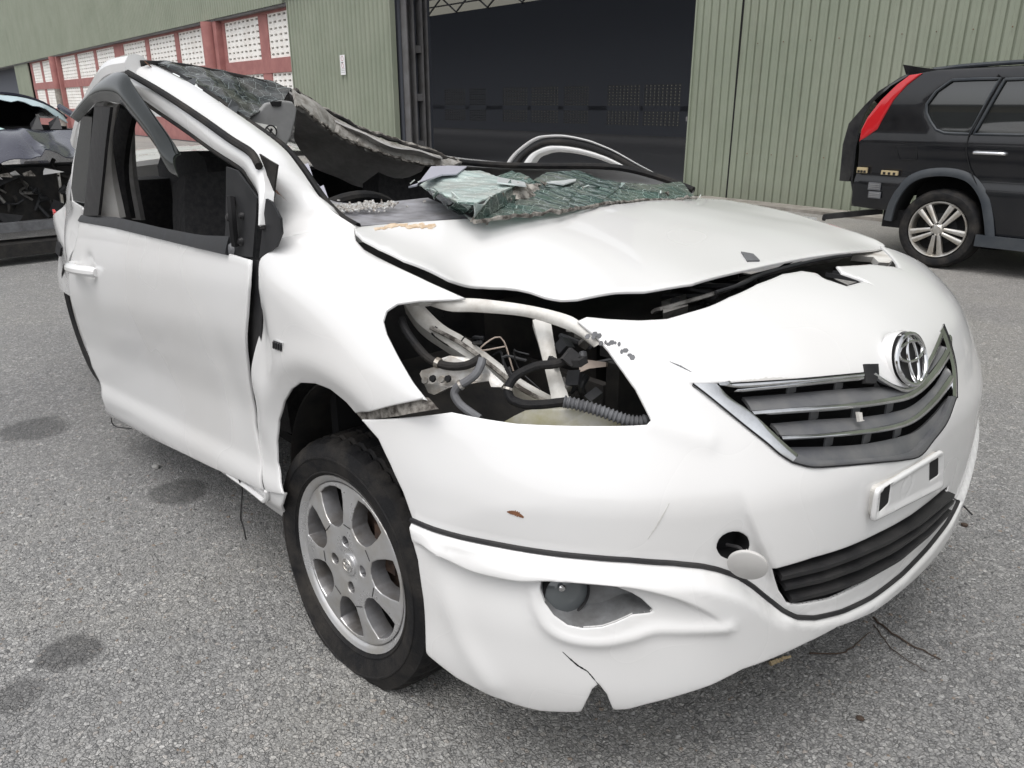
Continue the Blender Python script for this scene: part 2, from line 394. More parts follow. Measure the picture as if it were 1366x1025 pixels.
# ------------------------------------------------------------------ measurements of the cars (metres; bumper: plan angle and height, flank: x and height)
D = {}
D['bumper'] = ((-1.435,0.693),(-1.205,0.743),(-1.136,0.74),(-1.065,0.738),(-0.972,0.74),(-0.85,0.742),(-0.803,0.743),(-0.795,0.749),(-0.806,0.766),(-0.826,0.793),(-0.853,0.817),(-0.889,0.846),(-0.919,0.864),(-0.969,0.883),(-0.948,0.888),(-0.894,0.885),(-0.814,0.882),(-0.739,0.882),(-0.678,0.887),(-0.6,0.892),(-0.513,0.899),(-0.349,0.908),(-0.166,0.913),(-0.043,0.912),(0.007,0.907),(-0.011,0.9),(0.024,0.888),(0.167,0.886),(0.139,0.9),(0.196,0.907),(0.385,0.899),(0.47,0.888),(0.482,0.883),(0.75,0.905),(0.8,0.84),(0.87,0.8),(1.25,0.7),(1.38,0.69),(1.3,0.55),(1.24,0.4),(1.2,0.28),(1,0.25),(0.62,0.28),(0.431,0.267),(0.235,0.267),(-0.003,0.284),(-0.153,0.295),(-0.324,0.322),(-0.427,0.32),(-0.589,0.309),(-0.655,0.29),(-0.721,0.278),(-0.783,0.265),(-0.818,0.254),(-0.847,0.251),(-0.861,0.286),(-0.877,0.305),(-0.888,0.295),(-0.899,0.267),(-0.909,0.24),(-0.989,0.227),(-1.024,0.228),(-1.095,0.236),(-1.171,0.25),(-1.248,0.276),(-1.248,0.314),(-1.25,0.392),(-1.26,0.472),(-1.282,0.542),(-1.307,0.587),(-1.343,0.631),(-1.38,0.669))
D['lower_hole'] = ((-0.532,0.492),(-0.505,0.441),(-0.484,0.414),(-0.448,0.402),(-0.345,0.384),(-0.195,0.376),(0.03,0.371),(0.171,0.386),(0.244,0.413),(0.261,0.451),(0.209,0.456),(-0.009,0.464),(-0.198,0.479),(-0.322,0.485),(-0.43,0.492))
D['grille_hole'] = ((-0.703,0.799),(-0.619,0.797),(-0.444,0.79),(-0.235,0.78),(-0.192,0.777),(-0.166,0.763),(-0.131,0.748),(-0.078,0.734),(-0.015,0.737),(0.054,0.757),(0.136,0.772),(0.226,0.786),(0.285,0.793),(0.26,0.757),(0.248,0.703),(0.215,0.662),(0.129,0.631),(0.033,0.615),(-0.042,0.602),(-0.134,0.614),(-0.226,0.63),(-0.4,0.652),(-0.451,0.659),(-0.492,0.671),(-0.52,0.687),(-0.597,0.737),(-0.663,0.777),(-0.702,0.796))
D['fog_hole'] = ((-0.994,0.487),(-0.892,0.487),(-0.85,0.485),(-0.821,0.475),(-0.803,0.465),(-0.781,0.446),(-0.785,0.441),(-0.819,0.439),(-0.847,0.427),(-0.875,0.417),(-0.91,0.412),(-0.939,0.415),(-0.966,0.429),(-0.985,0.449),(-0.995,0.471))
D['tow_hole'] = ((-0.581,0.538),(-0.582,0.529),(-0.588,0.522),(-0.596,0.517),(-0.607,0.515),(-0.62,0.516),(-0.631,0.52),(-0.642,0.526),(-0.649,0.534),(-0.654,0.543),(-0.654,0.551),(-0.651,0.559),(-0.645,0.565),(-0.635,0.569),(-0.624,0.57),(-0.611,0.568),(-0.6,0.563),(-0.59,0.556),(-0.584,0.547))
D['groove'] = ((-1.282,0.541),(-1.223,0.538),(-1.152,0.537),(-1.072,0.537),(-0.998,0.536),(-0.913,0.535),(-0.829,0.532),(-0.744,0.524),(-0.685,0.514),(-0.646,0.502),(-0.604,0.484),(-0.567,0.459),(-0.526,0.426),(-0.493,0.401),(-0.453,0.379),(-0.397,0.361),(-0.301,0.343),(-0.166,0.328),(0.006,0.32),(0.183,0.325),(0.337,0.337),(0.419,0.361))
D['ridge_up'] = ((-1.278,0.508),(-1.232,0.504),(-1.187,0.495),(-1.118,0.485),(-1.04,0.486),(-0.967,0.496),(-0.897,0.498),(-0.827,0.493),(-0.755,0.476),(-0.695,0.45),(-0.631,0.41))
D['ridge_low'] = ((-1.007,0.465),(-0.998,0.437),(-0.975,0.407),(-0.936,0.391),(-0.878,0.389),(-0.822,0.4),(-0.777,0.412),(-0.714,0.409),(-0.634,0.406))
D['chan'] = ((-1.207,0.447),(-1.119,0.425),(-1.04,0.414))
D['nose_crease'] = ((-0.603,0.656),(-0.597,0.609),(-0.578,0.561),(-0.536,0.493))
D['nose_poly'] = ((-0.763,0.832),(-0.676,0.72),(-0.619,0.652),(-0.597,0.597),(-0.567,0.54),(-0.522,0.469),(-0.483,0.403),(-0.424,0.377),(-0.173,0.341),(0.171,0.338),(0.361,0.406),(0.199,0.62),(0.283,0.788),(0.463,0.882),(0.176,0.906),(-0.043,0.912),(-0.514,0.9),(-0.739,0.882),(-0.895,0.885))
D['kink'] = ((-1.261,0.55),(-1.121,0.6),(-1.002,0.626),(-0.89,0.64),(-0.749,0.647),(-0.631,0.646))
D['lip_corner'] = ((-1.214,0.498),(-1.19,0.42),(-1.155,0.342),(-1.093,0.267))
D['lamp_edge'] = ((-0.795,0.749),(-0.738,0.733),(-0.676,0.717))
D['tape'] = ((-0.227,0.793),(-0.175,0.788),(-0.187,0.773),(-0.208,0.761),(-0.243,0.766))
D['crack'] = ((-0.947,0.363),(-0.93,0.349),(-0.917,0.339),(-0.899,0.33),(-0.888,0.318),(-0.877,0.305))
D['scratch1'] = ((-1.065,0.6),(-1.047,0.6),(-1.032,0.594))
D['wear'] = ((-0.937,0.864),(-0.91,0.86),(-0.871,0.853),(-0.843,0.841),(-0.83,0.829),(-0.846,0.83),(-0.874,0.843),(-0.909,0.854))
D['scuff1'] = ((-0.795,0.569),(-0.782,0.589),(-0.771,0.609),(-0.759,0.63))
D['scuff2'] = ((-0.787,0.582),(-0.773,0.594),(-0.768,0.602))
D['dirtline'] = ((-0.588,0.797),(-0.548,0.796),(-0.489,0.794),(-0.445,0.792))
D['cracks2'] = ((-0.749,0.829),(-0.724,0.822),(-0.701,0.814))
D['fender'] = ((-0.173,0.93),(-0.15,0.944),(-0.134,0.956),(-0.138,0.972),(-0.098,0.983),(-0.061,0.991),(-0.03,0.996),(-0.001,1),(0.033,0.981),(0.068,0.969),(0.126,0.955),(0.177,0.942),(0.233,0.928),(0.28,0.917),(0.314,0.909),(0.294,0.906),(0.252,0.902),(0.221,0.895),(0.213,0.884),(0.22,0.869),(0.241,0.852),(0.287,0.823),(0.34,0.791),(0.379,0.771),(0.367,0.77),(0.174,0.69),(0.149,0.705),(0.099,0.718),(0.039,0.714),(-0.03,0.697),(-0.081,0.668),(-0.136,0.622),(-0.187,0.562),(-0.213,0.501),(-0.222,0.443),(-0.202,0.406),(-0.181,0.383),(-0.275,0.355),(-0.307,0.431),(-0.301,0.529),(-0.272,0.615),(-0.249,0.676),(-0.2,0.776),(-0.178,0.845),(-0.169,0.893))
D['door'] = ((-1.552,0.867),(-0.892,0.899),(-0.466,0.917),(-0.29,0.922),(-0.2,0.923),(-0.196,0.873),(-0.218,0.803),(-0.258,0.711),(-0.284,0.642),(-0.302,0.581),(-0.314,0.506),(-0.287,0.354),(-0.458,0.328),(-0.604,0.303),(-0.824,0.271),(-1.176,0.214),(-1.668,0.127),(-1.567,0.2),(-1.59,0.263),(-1.693,0.32),(-1.729,0.439),(-1.703,0.557),(-1.658,0.657),(-1.559,0.77),(-1.532,0.819))
D['sill'] = ((-0.788,0.276),(-0.602,0.306),(-0.458,0.33),(-0.287,0.352),(-0.185,0.382),(-0.268,0.261),(-0.371,0.26),(-0.427,0.295),(-0.53,0.296))
D['handle_c'] = ((-1.559,0.718),(-1.296,0.735),(-1.428,0.725))
D['door_gap'] = ((-0.212,-0.805,0.92),(-0.21,-0.817,0.869),(-0.232,-0.82,0.799),(-0.269,-0.815,0.706),(-0.301,-0.805,0.635),(-0.32,-0.796,0.573),(-0.333,-0.792,0.458),(-0.31,-0.805,0.337))
D['belt'] = (((-1.533,-0.787,0.883),(-1.149,-0.79,0.915),(-0.745,-0.802,0.929),(-0.473,-0.808,0.942),(-0.317,-0.808,0.958)),((-1.535,-0.796,0.865),(-1.171,-0.803,0.887),(-0.878,-0.81,0.899),(-0.553,-0.817,0.912),(-0.307,-0.822,0.922)))
D['mirror_plate'] = ((-0.289,-0.8,1.106),(-0.24,-0.8,1.101),(-0.192,-0.8,1.072),(-0.16,-0.8,1.052),(-0.171,-0.8,1.02),(-0.186,-0.8,0.986),(-0.21,-0.8,0.927),(-0.359,-0.8,0.912),(-0.328,-0.8,0.981))
D['mirror_sail'] = ((-0.107,-0.812,1.049),(-0.076,-0.812,1.02),(-0.077,-0.812,0.991),(-0.106,-0.812,0.961),(-0.189,-0.812,0.927),(-0.169,-0.812,0.968),(-0.147,-0.812,1.016),(-0.129,-0.812,1.053))
D['seal_a'] = ((-0.201,-0.79,1.134),(-0.167,-0.79,1.125),(-0.127,-0.79,1.116),(-0.144,-0.79,1.083),(-0.158,-0.79,1.051),(-0.172,-0.79,1.034),(-0.177,-0.79,1.053),(-0.169,-0.79,1.074),(-0.179,-0.79,1.103))
D['frame'] = (((-1.082,-0.715,1.303),(-1.024,-0.726,1.296),(-0.793,-0.737,1.25),(-0.537,-0.748,1.191),(-0.364,-0.759,1.15),(-0.241,-0.771,1.127),(-0.186,-0.782,1.103),(-0.158,-0.793,1.074),(-0.145,-0.804,1.054),(-0.144,-0.815,1.002)),((-1.109,-0.715,1.286),(-1.056,-0.726,1.262),(-0.889,-0.737,1.225),(-0.663,-0.748,1.176),(-0.472,-0.759,1.133),(-0.311,-0.771,1.103),(-0.255,-0.782,1.086),(-0.202,-0.793,1.066),(-0.164,-0.804,1.043),(-0.149,-0.815,0.997)))
D['pillar_a'] = (((-1.211,-0.7,1.319),(-1.065,-0.713,1.303),(-0.817,-0.725,1.249),(-0.554,-0.738,1.189),(-0.374,-0.75,1.15),(-0.252,-0.762,1.121),(-0.188,-0.775,1.096),(-0.204,-0.757,1.013),(-0.137,-0.785,0.971)),((-1.175,-0.645,1.345),(-1.07,-0.652,1.334),(-0.827,-0.658,1.284),(-0.597,-0.665,1.225),(-0.414,-0.672,1.176),(-0.29,-0.678,1.138),(-0.211,-0.685,1.1),(-0.106,-0.689,1.033),(0,-0.688,1.001)))
D['pillar_rubber'] = ((-1.131,-0.64,1.34),(-0.965,-0.642,1.31),(-0.729,-0.644,1.25),(-0.562,-0.646,1.2),(-0.439,-0.648,1.166),(-0.345,-0.65,1.137),(-0.273,-0.652,1.1),(-0.225,-0.654,1.068),(-0.172,-0.656,1.034),(-0.111,-0.658,1.008),(-0.045,-0.66,0.995))
D['visor'] = (((-1.502,-0.76,1.19),(-1.364,-0.763,1.228),(-1.259,-0.767,1.249),(-1.197,-0.77,1.275),(-1.121,-0.773,1.294),(-1.036,-0.777,1.306),(-0.96,-0.78,1.307),(-0.907,-0.783,1.3),(-0.862,-0.787,1.277),(-0.808,-0.79,1.248),(-0.733,-0.793,1.211),(-0.659,-0.797,1.174),(-0.567,-0.8,1.12)),((-1.391,-0.79,1.177),(-1.258,-0.793,1.212),(-1.175,-0.797,1.231),(-1.11,-0.8,1.234),(-1.052,-0.803,1.236),(-0.973,-0.807,1.234),(-0.905,-0.81,1.229),(-0.858,-0.813,1.22),(-0.82,-0.817,1.207),(-0.752,-0.82,1.18),(-0.653,-0.823,1.133),(-0.588,-0.827,1.085),(-0.515,-0.83,1.072)))
D['frame_b'] = (((-1.192,-0.79,1.225),(-1.289,-0.79,1.121),(-1.396,-0.79,1.005),(-1.512,-0.79,0.883)),((-1.02,-0.8,1.221),(-1.11,-0.8,1.127),(-1.205,-0.8,1.018),(-1.307,-0.8,0.904)))
D['pillar_b1'] = (((-1.378,-0.7,1.226),(-1.463,-0.7,1.113),(-1.563,-0.7,0.989),(-1.691,-0.7,0.852)),((-1.353,-0.68,1.222),(-1.454,-0.68,1.112),(-1.516,-0.68,0.996),(-1.507,-0.68,0.866)))
D['pillar_b2'] = (((-1.567,-0.62,1.226),(-1.656,-0.62,1.104),(-1.714,-0.62,0.979),(-1.704,-0.62,0.841)),((-1.457,-0.6,1.203),(-1.584,-0.6,1.093),(-1.656,-0.6,0.982),(-1.654,-0.6,0.841)))
D['pillar_b3'] = (((-1.633,-0.56,1.202),(-1.746,-0.56,1.086),(-1.796,-0.56,0.971),(-1.785,-0.56,0.824)),((-1.629,-0.54,1.197),(-1.712,-0.54,1.087),(-1.751,-0.54,0.972),(-1.741,-0.54,0.821)))
D['rear_glass'] = ((-1.457,-0.76,1.186),(-1.314,-0.76,1.22),(-1.42,-0.76,1.093),(-1.596,-0.76,0.897),(-1.765,-0.76,0.91),(-1.619,-0.76,1.05))
D['rear_door'] = ((-1.678,-0.72,1.164),(-1.542,-0.74,1.181),(-1.613,-0.74,1.109),(-1.698,-0.74,1.045),(-1.724,-0.77,0.914),(-1.48,-0.79,0.908),(-1.556,-0.79,0.866),(-1.57,-0.8,0.814),(-1.651,-0.8,0.755),(-1.802,-0.8,0.629),(-1.906,-0.78,0.509),(-2.812,-0.62,0.393),(-2.801,-0.62,0.446),(-2.706,-0.62,0.615),(-2.801,-0.6,0.667),(-2.71,-0.6,0.748),(-2.457,-0.62,0.832),(-2.242,-0.64,0.908),(-2.087,-0.66,0.989),(-1.938,-0.68,1.038),(-1.72,-0.71,1.117))
D['rear_dent'] = ((-2.476,-0.65,0.667),(-2.376,-0.66,0.654),(-2.431,-0.66,0.609),(-2.583,-0.64,0.606))
D['header'] = ((-1.062,-0.69,1.34),(-1.07,-0.63,1.34),(-1.062,-0.56,1.334),(-1.07,-0.47,1.321),(-1.069,-0.36,1.302),(-1.036,-0.25,1.268),(-1.078,-0.1,1.186),(-1.06,0.06,1.118),(-1.019,0.22,1.069),(-0.976,0.36,1.028),(-0.93,0.5,1.013),(-0.822,0.58,1.012),(-0.566,0.66,1.019),(-0.447,0.7,1.013),(-0.326,0.73,0.989),(-0.201,0.74,0.958))
D['glass_top'] = ((-1.116,-0.645,1.339),(-1.082,-0.63,1.341),(-1.062,-0.56,1.334),(-1.072,-0.48,1.324),(-1.068,-0.36,1.306),(-1.057,-0.31,1.294),(-1.021,-0.26,1.275),(-1.011,-0.28,1.257),(-0.942,-0.34,1.237),(-0.954,-0.38,1.231),(-0.869,-0.44,1.212),(-0.8,-0.52,1.188),(-0.824,-0.54,1.205),(-0.868,-0.56,1.25),(-0.889,-0.58,1.26),(-0.906,-0.6,1.277),(-0.982,-0.62,1.305),(-0.998,-0.64,1.324))
D['glass_edge'] = (((-1.104,-0.64,1.333),(-0.898,-0.649,1.299),(-0.696,-0.657,1.25),(-0.518,-0.666,1.2),(-0.462,-0.675,1.19)),((-1.102,-0.62,1.332),(-0.904,-0.627,1.292),(-0.706,-0.635,1.245),(-0.56,-0.643,1.207),(-0.51,-0.65,1.194)))
D['sunvisor'] = ((-0.86,-0.429,1.231),(-0.86,-0.377,1.239),(-0.86,-0.344,1.235),(-0.86,-0.332,1.215),(-0.86,-0.341,1.183),(-0.86,-0.359,1.138),(-0.86,-0.379,1.109),(-0.86,-0.396,1.104),(-0.86,-0.416,1.118),(-0.86,-0.454,1.15),(-0.86,-0.491,1.181),(-0.86,-0.454,1.207))
D['visor_label'] = ((-0.85,-0.495,1.185),(-0.85,-0.462,1.178),(-0.85,-0.408,1.167),(-0.85,-0.414,1.141),(-0.85,-0.418,1.118),(-0.85,-0.45,1.144))
D['label_sign'] = ((-0.845,-0.431,1.154),)
D['visor_slot'] = ((-0.855,-0.417,1.235),(-0.855,-0.382,1.237),(-0.855,-0.386,1.222),(-0.855,-0.411,1.222))
D['headliner'] = ((-1,-0.28,1.263),(-1.02,-0.186,1.215),(-1.03,-0.115,1.175),(-0.98,0.007,1.114),(-0.95,0.17,1.068),(-0.95,0.268,1.046),(-1.1,0.337,1.023),(-1.15,0.334,0.993),(-1.2,0.332,0.942),(-1.25,0.238,0.908),(-1.35,0.135,0.936),(-1.4,0.007,0.998),(-1.4,-0.055,1.069),(-1.35,-0.095,1.111),(-1.15,-0.189,1.179))
D['headliner_c'] = ((-1.25,-0.01,1.073),(-1.16,0.118,1.014))
D['header_strip'] = (((-1.046,-0.255,1.273),(-1.045,-0.17,1.231),(-1.072,-0.09,1.184),(-1.06,0.06,1.12),(-1.019,0.22,1.071),(-0.971,0.36,1.028)),((-0.968,-0.29,1.228),(-0.983,-0.21,1.175),(-1.028,-0.12,1.133),(-1.019,0.03,1.073),(-1.003,0.18,1.032),(-0.98,0.31,1.012)))
D['header_black'] = ((-0.975,0.28,1.045),(-0.976,0.36,1.028),(-0.93,0.5,1.013),(-0.822,0.58,1.011),(-0.566,0.66,1.019),(-0.447,0.7,1.013),(-0.326,0.73,0.989),(-0.201,0.74,0.958))
D['arch_out'] = ((-1.232,0.8,0.945),(-1.201,0.8,0.987),(-1.156,0.8,1.029),(-1.088,0.8,1.071),(-1.035,0.8,1.096),(-0.983,0.8,1.109),(-0.866,0.8,1.115),(-0.743,0.8,1.102),(-0.667,0.8,1.085),(-0.593,0.8,1.064),(-0.485,0.8,1.024),(-0.409,0.8,0.998))
D['arch_in'] = ((-1.061,0.78,0.957),(-1.03,0.78,0.997),(-0.996,0.78,1.031),(-0.953,0.78,1.047),(-0.903,0.78,1.057),(-0.845,0.78,1.059),(-0.777,0.78,1.055),(-0.723,0.78,1.049),(-0.655,0.78,1.038),(-0.599,0.78,1.025),(-0.516,0.78,1),(-0.473,0.78,0.987))
D['ws_outline'] = ((-0.438,-0.22,1.038),(-0.596,-0.05,1.04),(-0.631,0.05,1.046),(-0.57,0.12,1.032),(-0.518,0.2,1.026),(-0.51,0.3,1.028),(-0.497,0.38,1.022),(-0.407,0.5,1.031),(-0.3,0.6,1.027),(-0.222,0.66,1),(-0.136,0.66,0.958),(-0.098,0.62,0.946),(-0.1,0.5,0.953),(-0.069,0.28,0.962),(-0.052,0.1,0.968),(-0.024,-0.1,0.976),(0.011,-0.26,0.983),(0.065,-0.42,0.991),(0.075,-0.46,1.003),(-0.013,-0.44,1.011),(-0.145,-0.38,1.025),(-0.303,-0.3,1.029))
D['hood'] = ((0.007,-0.694,1),(0.018,-0.654,1.003),(0.036,-0.609,1.005),(0.055,-0.54,1.005),(0.078,-0.456,1.004),(0.088,-0.293,1),(0.071,-0.095,0.995),(0.047,0.101,0.988),(0.007,0.352,0.975),(-0.038,0.531,0.962),(-0.023,0.647,0.95),(0.043,0.69,0.939),(0.165,0.7,0.926),(0.283,0.705,0.905),(0.375,0.705,0.889),(0.443,0.7,0.875),(0.473,0.69,0.865),(0.477,0.66,0.86),(0.488,0.423,0.88),(0.477,0.233,0.889),(0.475,0.086,0.893),(0.475,-0.039,0.895),(0.478,-0.221,0.895),(0.445,-0.329,0.89),(0.415,-0.379,0.893),(0.397,-0.415,0.889),(0.379,-0.448,0.884),(0.355,-0.47,0.879),(0.333,-0.486,0.885),(0.305,-0.5,0.894),(0.285,-0.515,0.898),(0.267,-0.533,0.9),(0.245,-0.566,0.902),(0.237,-0.59,0.903),(0.231,-0.635,0.925),(0.209,-0.66,0.942),(0.179,-0.698,0.962),(0.128,-0.719,0.98),(0.084,-0.725,0.992),(0.039,-0.711,0.998))
D['hood_c'] = ((0.13,-0.45,0.978),(0.13,-0.25,0.982),(0.13,-0.05,0.98),(0.13,0.15,0.972),(0.13,0.35,0.959),(0.13,0.55,0.94),(0.22,-0.25,0.955),(0.22,-0.05,0.956),(0.22,0.15,0.951),(0.22,0.35,0.941),(0.22,0.55,0.925),(0.31,-0.25,0.93),(0.31,-0.05,0.934),(0.31,0.15,0.933),(0.31,0.35,0.926),(0.31,0.55,0.914))
D['hood_slot'] = ((0.407,0.065,0.922),(0.426,0.086,0.922),(0.457,0.063,0.922),(0.448,0.026,0.922))
D['hood_rust'] = ((0.065,-0.677,1.006),(0.104,-0.677,1.006),(0.105,-0.634,1.006),(0.135,-0.615,1.006),(0.158,-0.646,1.006),(0.131,-0.661,1.006),(0.147,-0.698,1.006),(0.118,-0.703,1.006))
D['cowl'] = ((-0.498,-0.475,1),(-0.462,-0.454,0.99),(-0.406,-0.378,0.985),(-0.419,-0.294,0.985),(-0.423,-0.193,0.985),(-0.287,-0.249,0.985),(-0.05,-0.35,0.985),(-0.09,-0.432,0.98),(-0.111,-0.508,0.98),(-0.098,-0.628,0.985),(-0.222,-0.593,0.99))
D['cowl_dirt'] = ((-0.443,-0.487,0.998),(-0.349,-0.479,0.998),(-0.274,-0.463,0.998),(-0.174,-0.518,0.998),(-0.17,-0.57,0.998),(-0.232,-0.581,0.998))
D['wheel_c'] = ((-0.562,-0.36,0.933),)
D['wheel_pts'] = ((-0.693,-0.36,0.98),(-0.595,-0.36,1.009),(-0.528,-0.36,1.014),(-0.432,-0.36,0.991))
D['bay_band'] = (((0.239,-0.711,0.896),(0.284,-0.678,0.902),(0.308,-0.655,0.905),(0.352,-0.624,0.903),(0.408,-0.588,0.897),(0.46,-0.56,0.887),(0.488,-0.555,0.877),(0.534,-0.558,0.851)),((0.205,-0.712,0.888),(0.23,-0.7,0.889),(0.283,-0.683,0.882),(0.325,-0.654,0.883),(0.392,-0.606,0.88),(0.44,-0.58,0.871),(0.48,-0.563,0.859),(0.519,-0.554,0.841)))
D['bay_rail'] = (((0.106,-0.655,0.86),(0.16,-0.663,0.833),(0.218,-0.656,0.811),(0.285,-0.639,0.784),(0.357,-0.615,0.753),(0.44,-0.571,0.721)),((0.128,-0.631,0.862),(0.199,-0.632,0.832),(0.252,-0.62,0.814),(0.303,-0.608,0.791),(0.366,-0.59,0.758),(0.436,-0.559,0.723)))
D['bay_rail2'] = ((0.204,-0.663,0.831),(0.263,-0.647,0.814),(0.321,-0.633,0.789),(0.39,-0.613,0.751),(0.439,-0.589,0.728))
D['bay_bracket'] = ((0.267,-0.738,0.772),(0.268,-0.734,0.778),(0.287,-0.722,0.786),(0.295,-0.707,0.802),(0.306,-0.699,0.807),(0.333,-0.683,0.807),(0.356,-0.671,0.803),(0.381,-0.667,0.788),(0.408,-0.661,0.772),(0.406,-0.666,0.766),(0.391,-0.676,0.765),(0.384,-0.675,0.774),(0.372,-0.685,0.771),(0.327,-0.717,0.757),(0.304,-0.735,0.741),(0.292,-0.739,0.743),(0.279,-0.739,0.759))
D['bay_bolts'] = ((0.292,-0.74,0.767),(0.304,-0.732,0.772),(0.32,-0.724,0.773),(0.33,-0.718,0.775))
D['bay_strut'] = (((0.371,-0.557,0.86),(0.404,-0.575,0.831),(0.437,-0.591,0.793),(0.472,-0.605,0.74)),((0.397,-0.536,0.857),(0.425,-0.556,0.832),(0.456,-0.574,0.794),(0.492,-0.583,0.746)))
D['bay_tank'] = ((0.439,-0.697,0.716),(0.454,-0.679,0.73),(0.467,-0.665,0.74),(0.486,-0.647,0.745),(0.504,-0.63,0.748),(0.527,-0.611,0.747),(0.548,-0.593,0.745),(0.573,-0.573,0.739),(0.598,-0.556,0.726))
D['hose1'] = ((0.198,-0.725,0.859),(0.222,-0.732,0.842),(0.257,-0.734,0.821),(0.288,-0.732,0.805),(0.313,-0.724,0.798),(0.333,-0.715,0.797),(0.351,-0.703,0.8),(0.362,-0.692,0.806),(0.371,-0.679,0.815))
D['hose2'] = ((0.376,-0.682,0.815),(0.379,-0.689,0.804),(0.378,-0.7,0.79),(0.369,-0.713,0.778),(0.36,-0.723,0.77),(0.356,-0.73,0.758),(0.363,-0.731,0.748),(0.377,-0.728,0.737),(0.409,-0.718,0.722))
D['hose3'] = ((0.489,-0.582,0.818),(0.475,-0.603,0.811),(0.455,-0.624,0.808),(0.442,-0.641,0.8),(0.433,-0.656,0.791),(0.43,-0.667,0.779),(0.432,-0.674,0.768),(0.44,-0.674,0.756),(0.451,-0.669,0.751),(0.464,-0.662,0.749),(0.482,-0.646,0.75),(0.502,-0.628,0.754),(0.516,-0.614,0.757))
D['hose4'] = ((0.524,-0.632,0.764),(0.547,-0.614,0.759),(0.575,-0.594,0.751),(0.606,-0.571,0.739),(0.623,-0.555,0.736),(0.631,-0.543,0.738))
D['conn'] = ((0.481,-0.551,0.807),(0.488,-0.543,0.809),(0.516,-0.518,0.805),(0.519,-0.522,0.799),(0.5,-0.546,0.796),(0.492,-0.56,0.79))
D['conn_bolt'] = ((0.486,-0.544,0.809),(0.479,-0.538,0.819))
D['bay_dark'] = ((0.487,-0.501,0.771),(0.526,-0.483,0.748),(0.522,-0.507,0.725),(0.489,-0.522,0.748))
D['fender_strip'] = (((0.167,-0.81,0.687),(0.283,-0.815,0.735),(0.351,-0.8,0.762),(0.368,-0.793,0.768)),((0.185,-0.809,0.678),(0.279,-0.814,0.713),(0.358,-0.806,0.743),(0.397,-0.795,0.757)))
D['plate'] = ((0.893,-0.224,0.597),(0.905,0.055,0.591),(0.901,0.104,0.492),(0.894,-0.216,0.528))
D['plate_slot1'] = ((0.896,-0.204,0.597),(0.9,-0.163,0.598),(0.899,-0.153,0.541),(0.897,-0.191,0.533))
D['plate_slot2'] = ((0.907,-0.003,0.586),(0.905,0.045,0.581),(0.903,0.07,0.526),(0.905,0.023,0.526))
D['plate_circle'] = ((0.902,-0.086,0.557),)
D['emblem'] = ((0.84,-0.035,0.781),)
D['disc'] = ((0.805,-0.498,0.532),)
D['tow'] = ((0.789,-0.491,0.543),)
D['fog'] = ((0.593,-0.688,0.446),)
D['grille_slats'] = ((((0.72,-0.422,0.787),(0.736,-0.391,0.787),(0.769,-0.32,0.786),(0.796,-0.248,0.782),(0.817,-0.178,0.778)),((0.716,-0.436,0.782),(0.738,-0.393,0.782),(0.771,-0.323,0.78),(0.798,-0.252,0.777),(0.821,-0.179,0.771))),(((0.746,-0.416,0.753),(0.782,-0.343,0.75),(0.818,-0.254,0.743),(0.847,-0.14,0.733),(0.858,-0.051,0.726),(0.854,0.041,0.738),(0.836,0.165,0.759),(0.82,0.215,0.779)),((0.749,-0.412,0.745),(0.783,-0.343,0.741),(0.819,-0.253,0.733),(0.849,-0.14,0.722),(0.861,-0.04,0.713),(0.858,0.062,0.723),(0.841,0.184,0.743),(0.827,0.22,0.764))),(((0.786,-0.384,0.712),(0.815,-0.318,0.705),(0.843,-0.236,0.697),(0.865,-0.133,0.685),(0.872,-0.054,0.682),(0.869,0.041,0.693),(0.857,0.154,0.712)),((0.787,-0.382,0.704),(0.816,-0.317,0.698),(0.843,-0.235,0.688),(0.866,-0.132,0.675),(0.874,-0.044,0.669),(0.872,0.059,0.678),(0.86,0.18,0.694))))
D['grille_blades'] = ((((0.714,-0.396,0.764),(0.762,-0.301,0.761),(0.796,-0.214,0.755),(0.829,-0.101,0.741),(0.846,-0.025,0.721),(0.843,0.045,0.734),(0.82,0.179,0.765)),((0.743,-0.412,0.753),(0.78,-0.339,0.749),(0.815,-0.249,0.742),(0.845,-0.135,0.732),(0.856,-0.049,0.727),(0.853,0.042,0.737),(0.835,0.169,0.758))),(((0.756,-0.368,0.721),(0.795,-0.282,0.716),(0.83,-0.182,0.704),(0.848,-0.097,0.695),(0.856,-0.024,0.692),(0.853,0.079,0.703),(0.839,0.181,0.724)),((0.783,-0.381,0.712),(0.813,-0.314,0.704),(0.841,-0.232,0.696),(0.863,-0.128,0.685),(0.87,-0.052,0.682),(0.868,0.042,0.693),(0.856,0.158,0.711))),(((0.785,-0.352,0.682),(0.815,-0.283,0.672),(0.844,-0.197,0.66),(0.865,-0.086,0.648),(0.871,-0.013,0.643),(0.868,0.081,0.653),(0.857,0.19,0.671)),((0.806,-0.372,0.671),(0.837,-0.307,0.654),(0.873,-0.172,0.633),(0.883,-0.105,0.619),(0.887,-0.033,0.607),(0.882,0.099,0.633),(0.87,0.175,0.662))))
D['surround_l'] = (((0.675,-0.487,0.8),(0.702,-0.472,0.779),(0.746,-0.441,0.738),(0.777,-0.416,0.708),(0.795,-0.4,0.688),(0.81,-0.383,0.673)),((0.697,-0.451,0.797),(0.718,-0.442,0.777),(0.748,-0.419,0.752),(0.776,-0.398,0.722),(0.794,-0.383,0.701),(0.81,-0.367,0.682)))
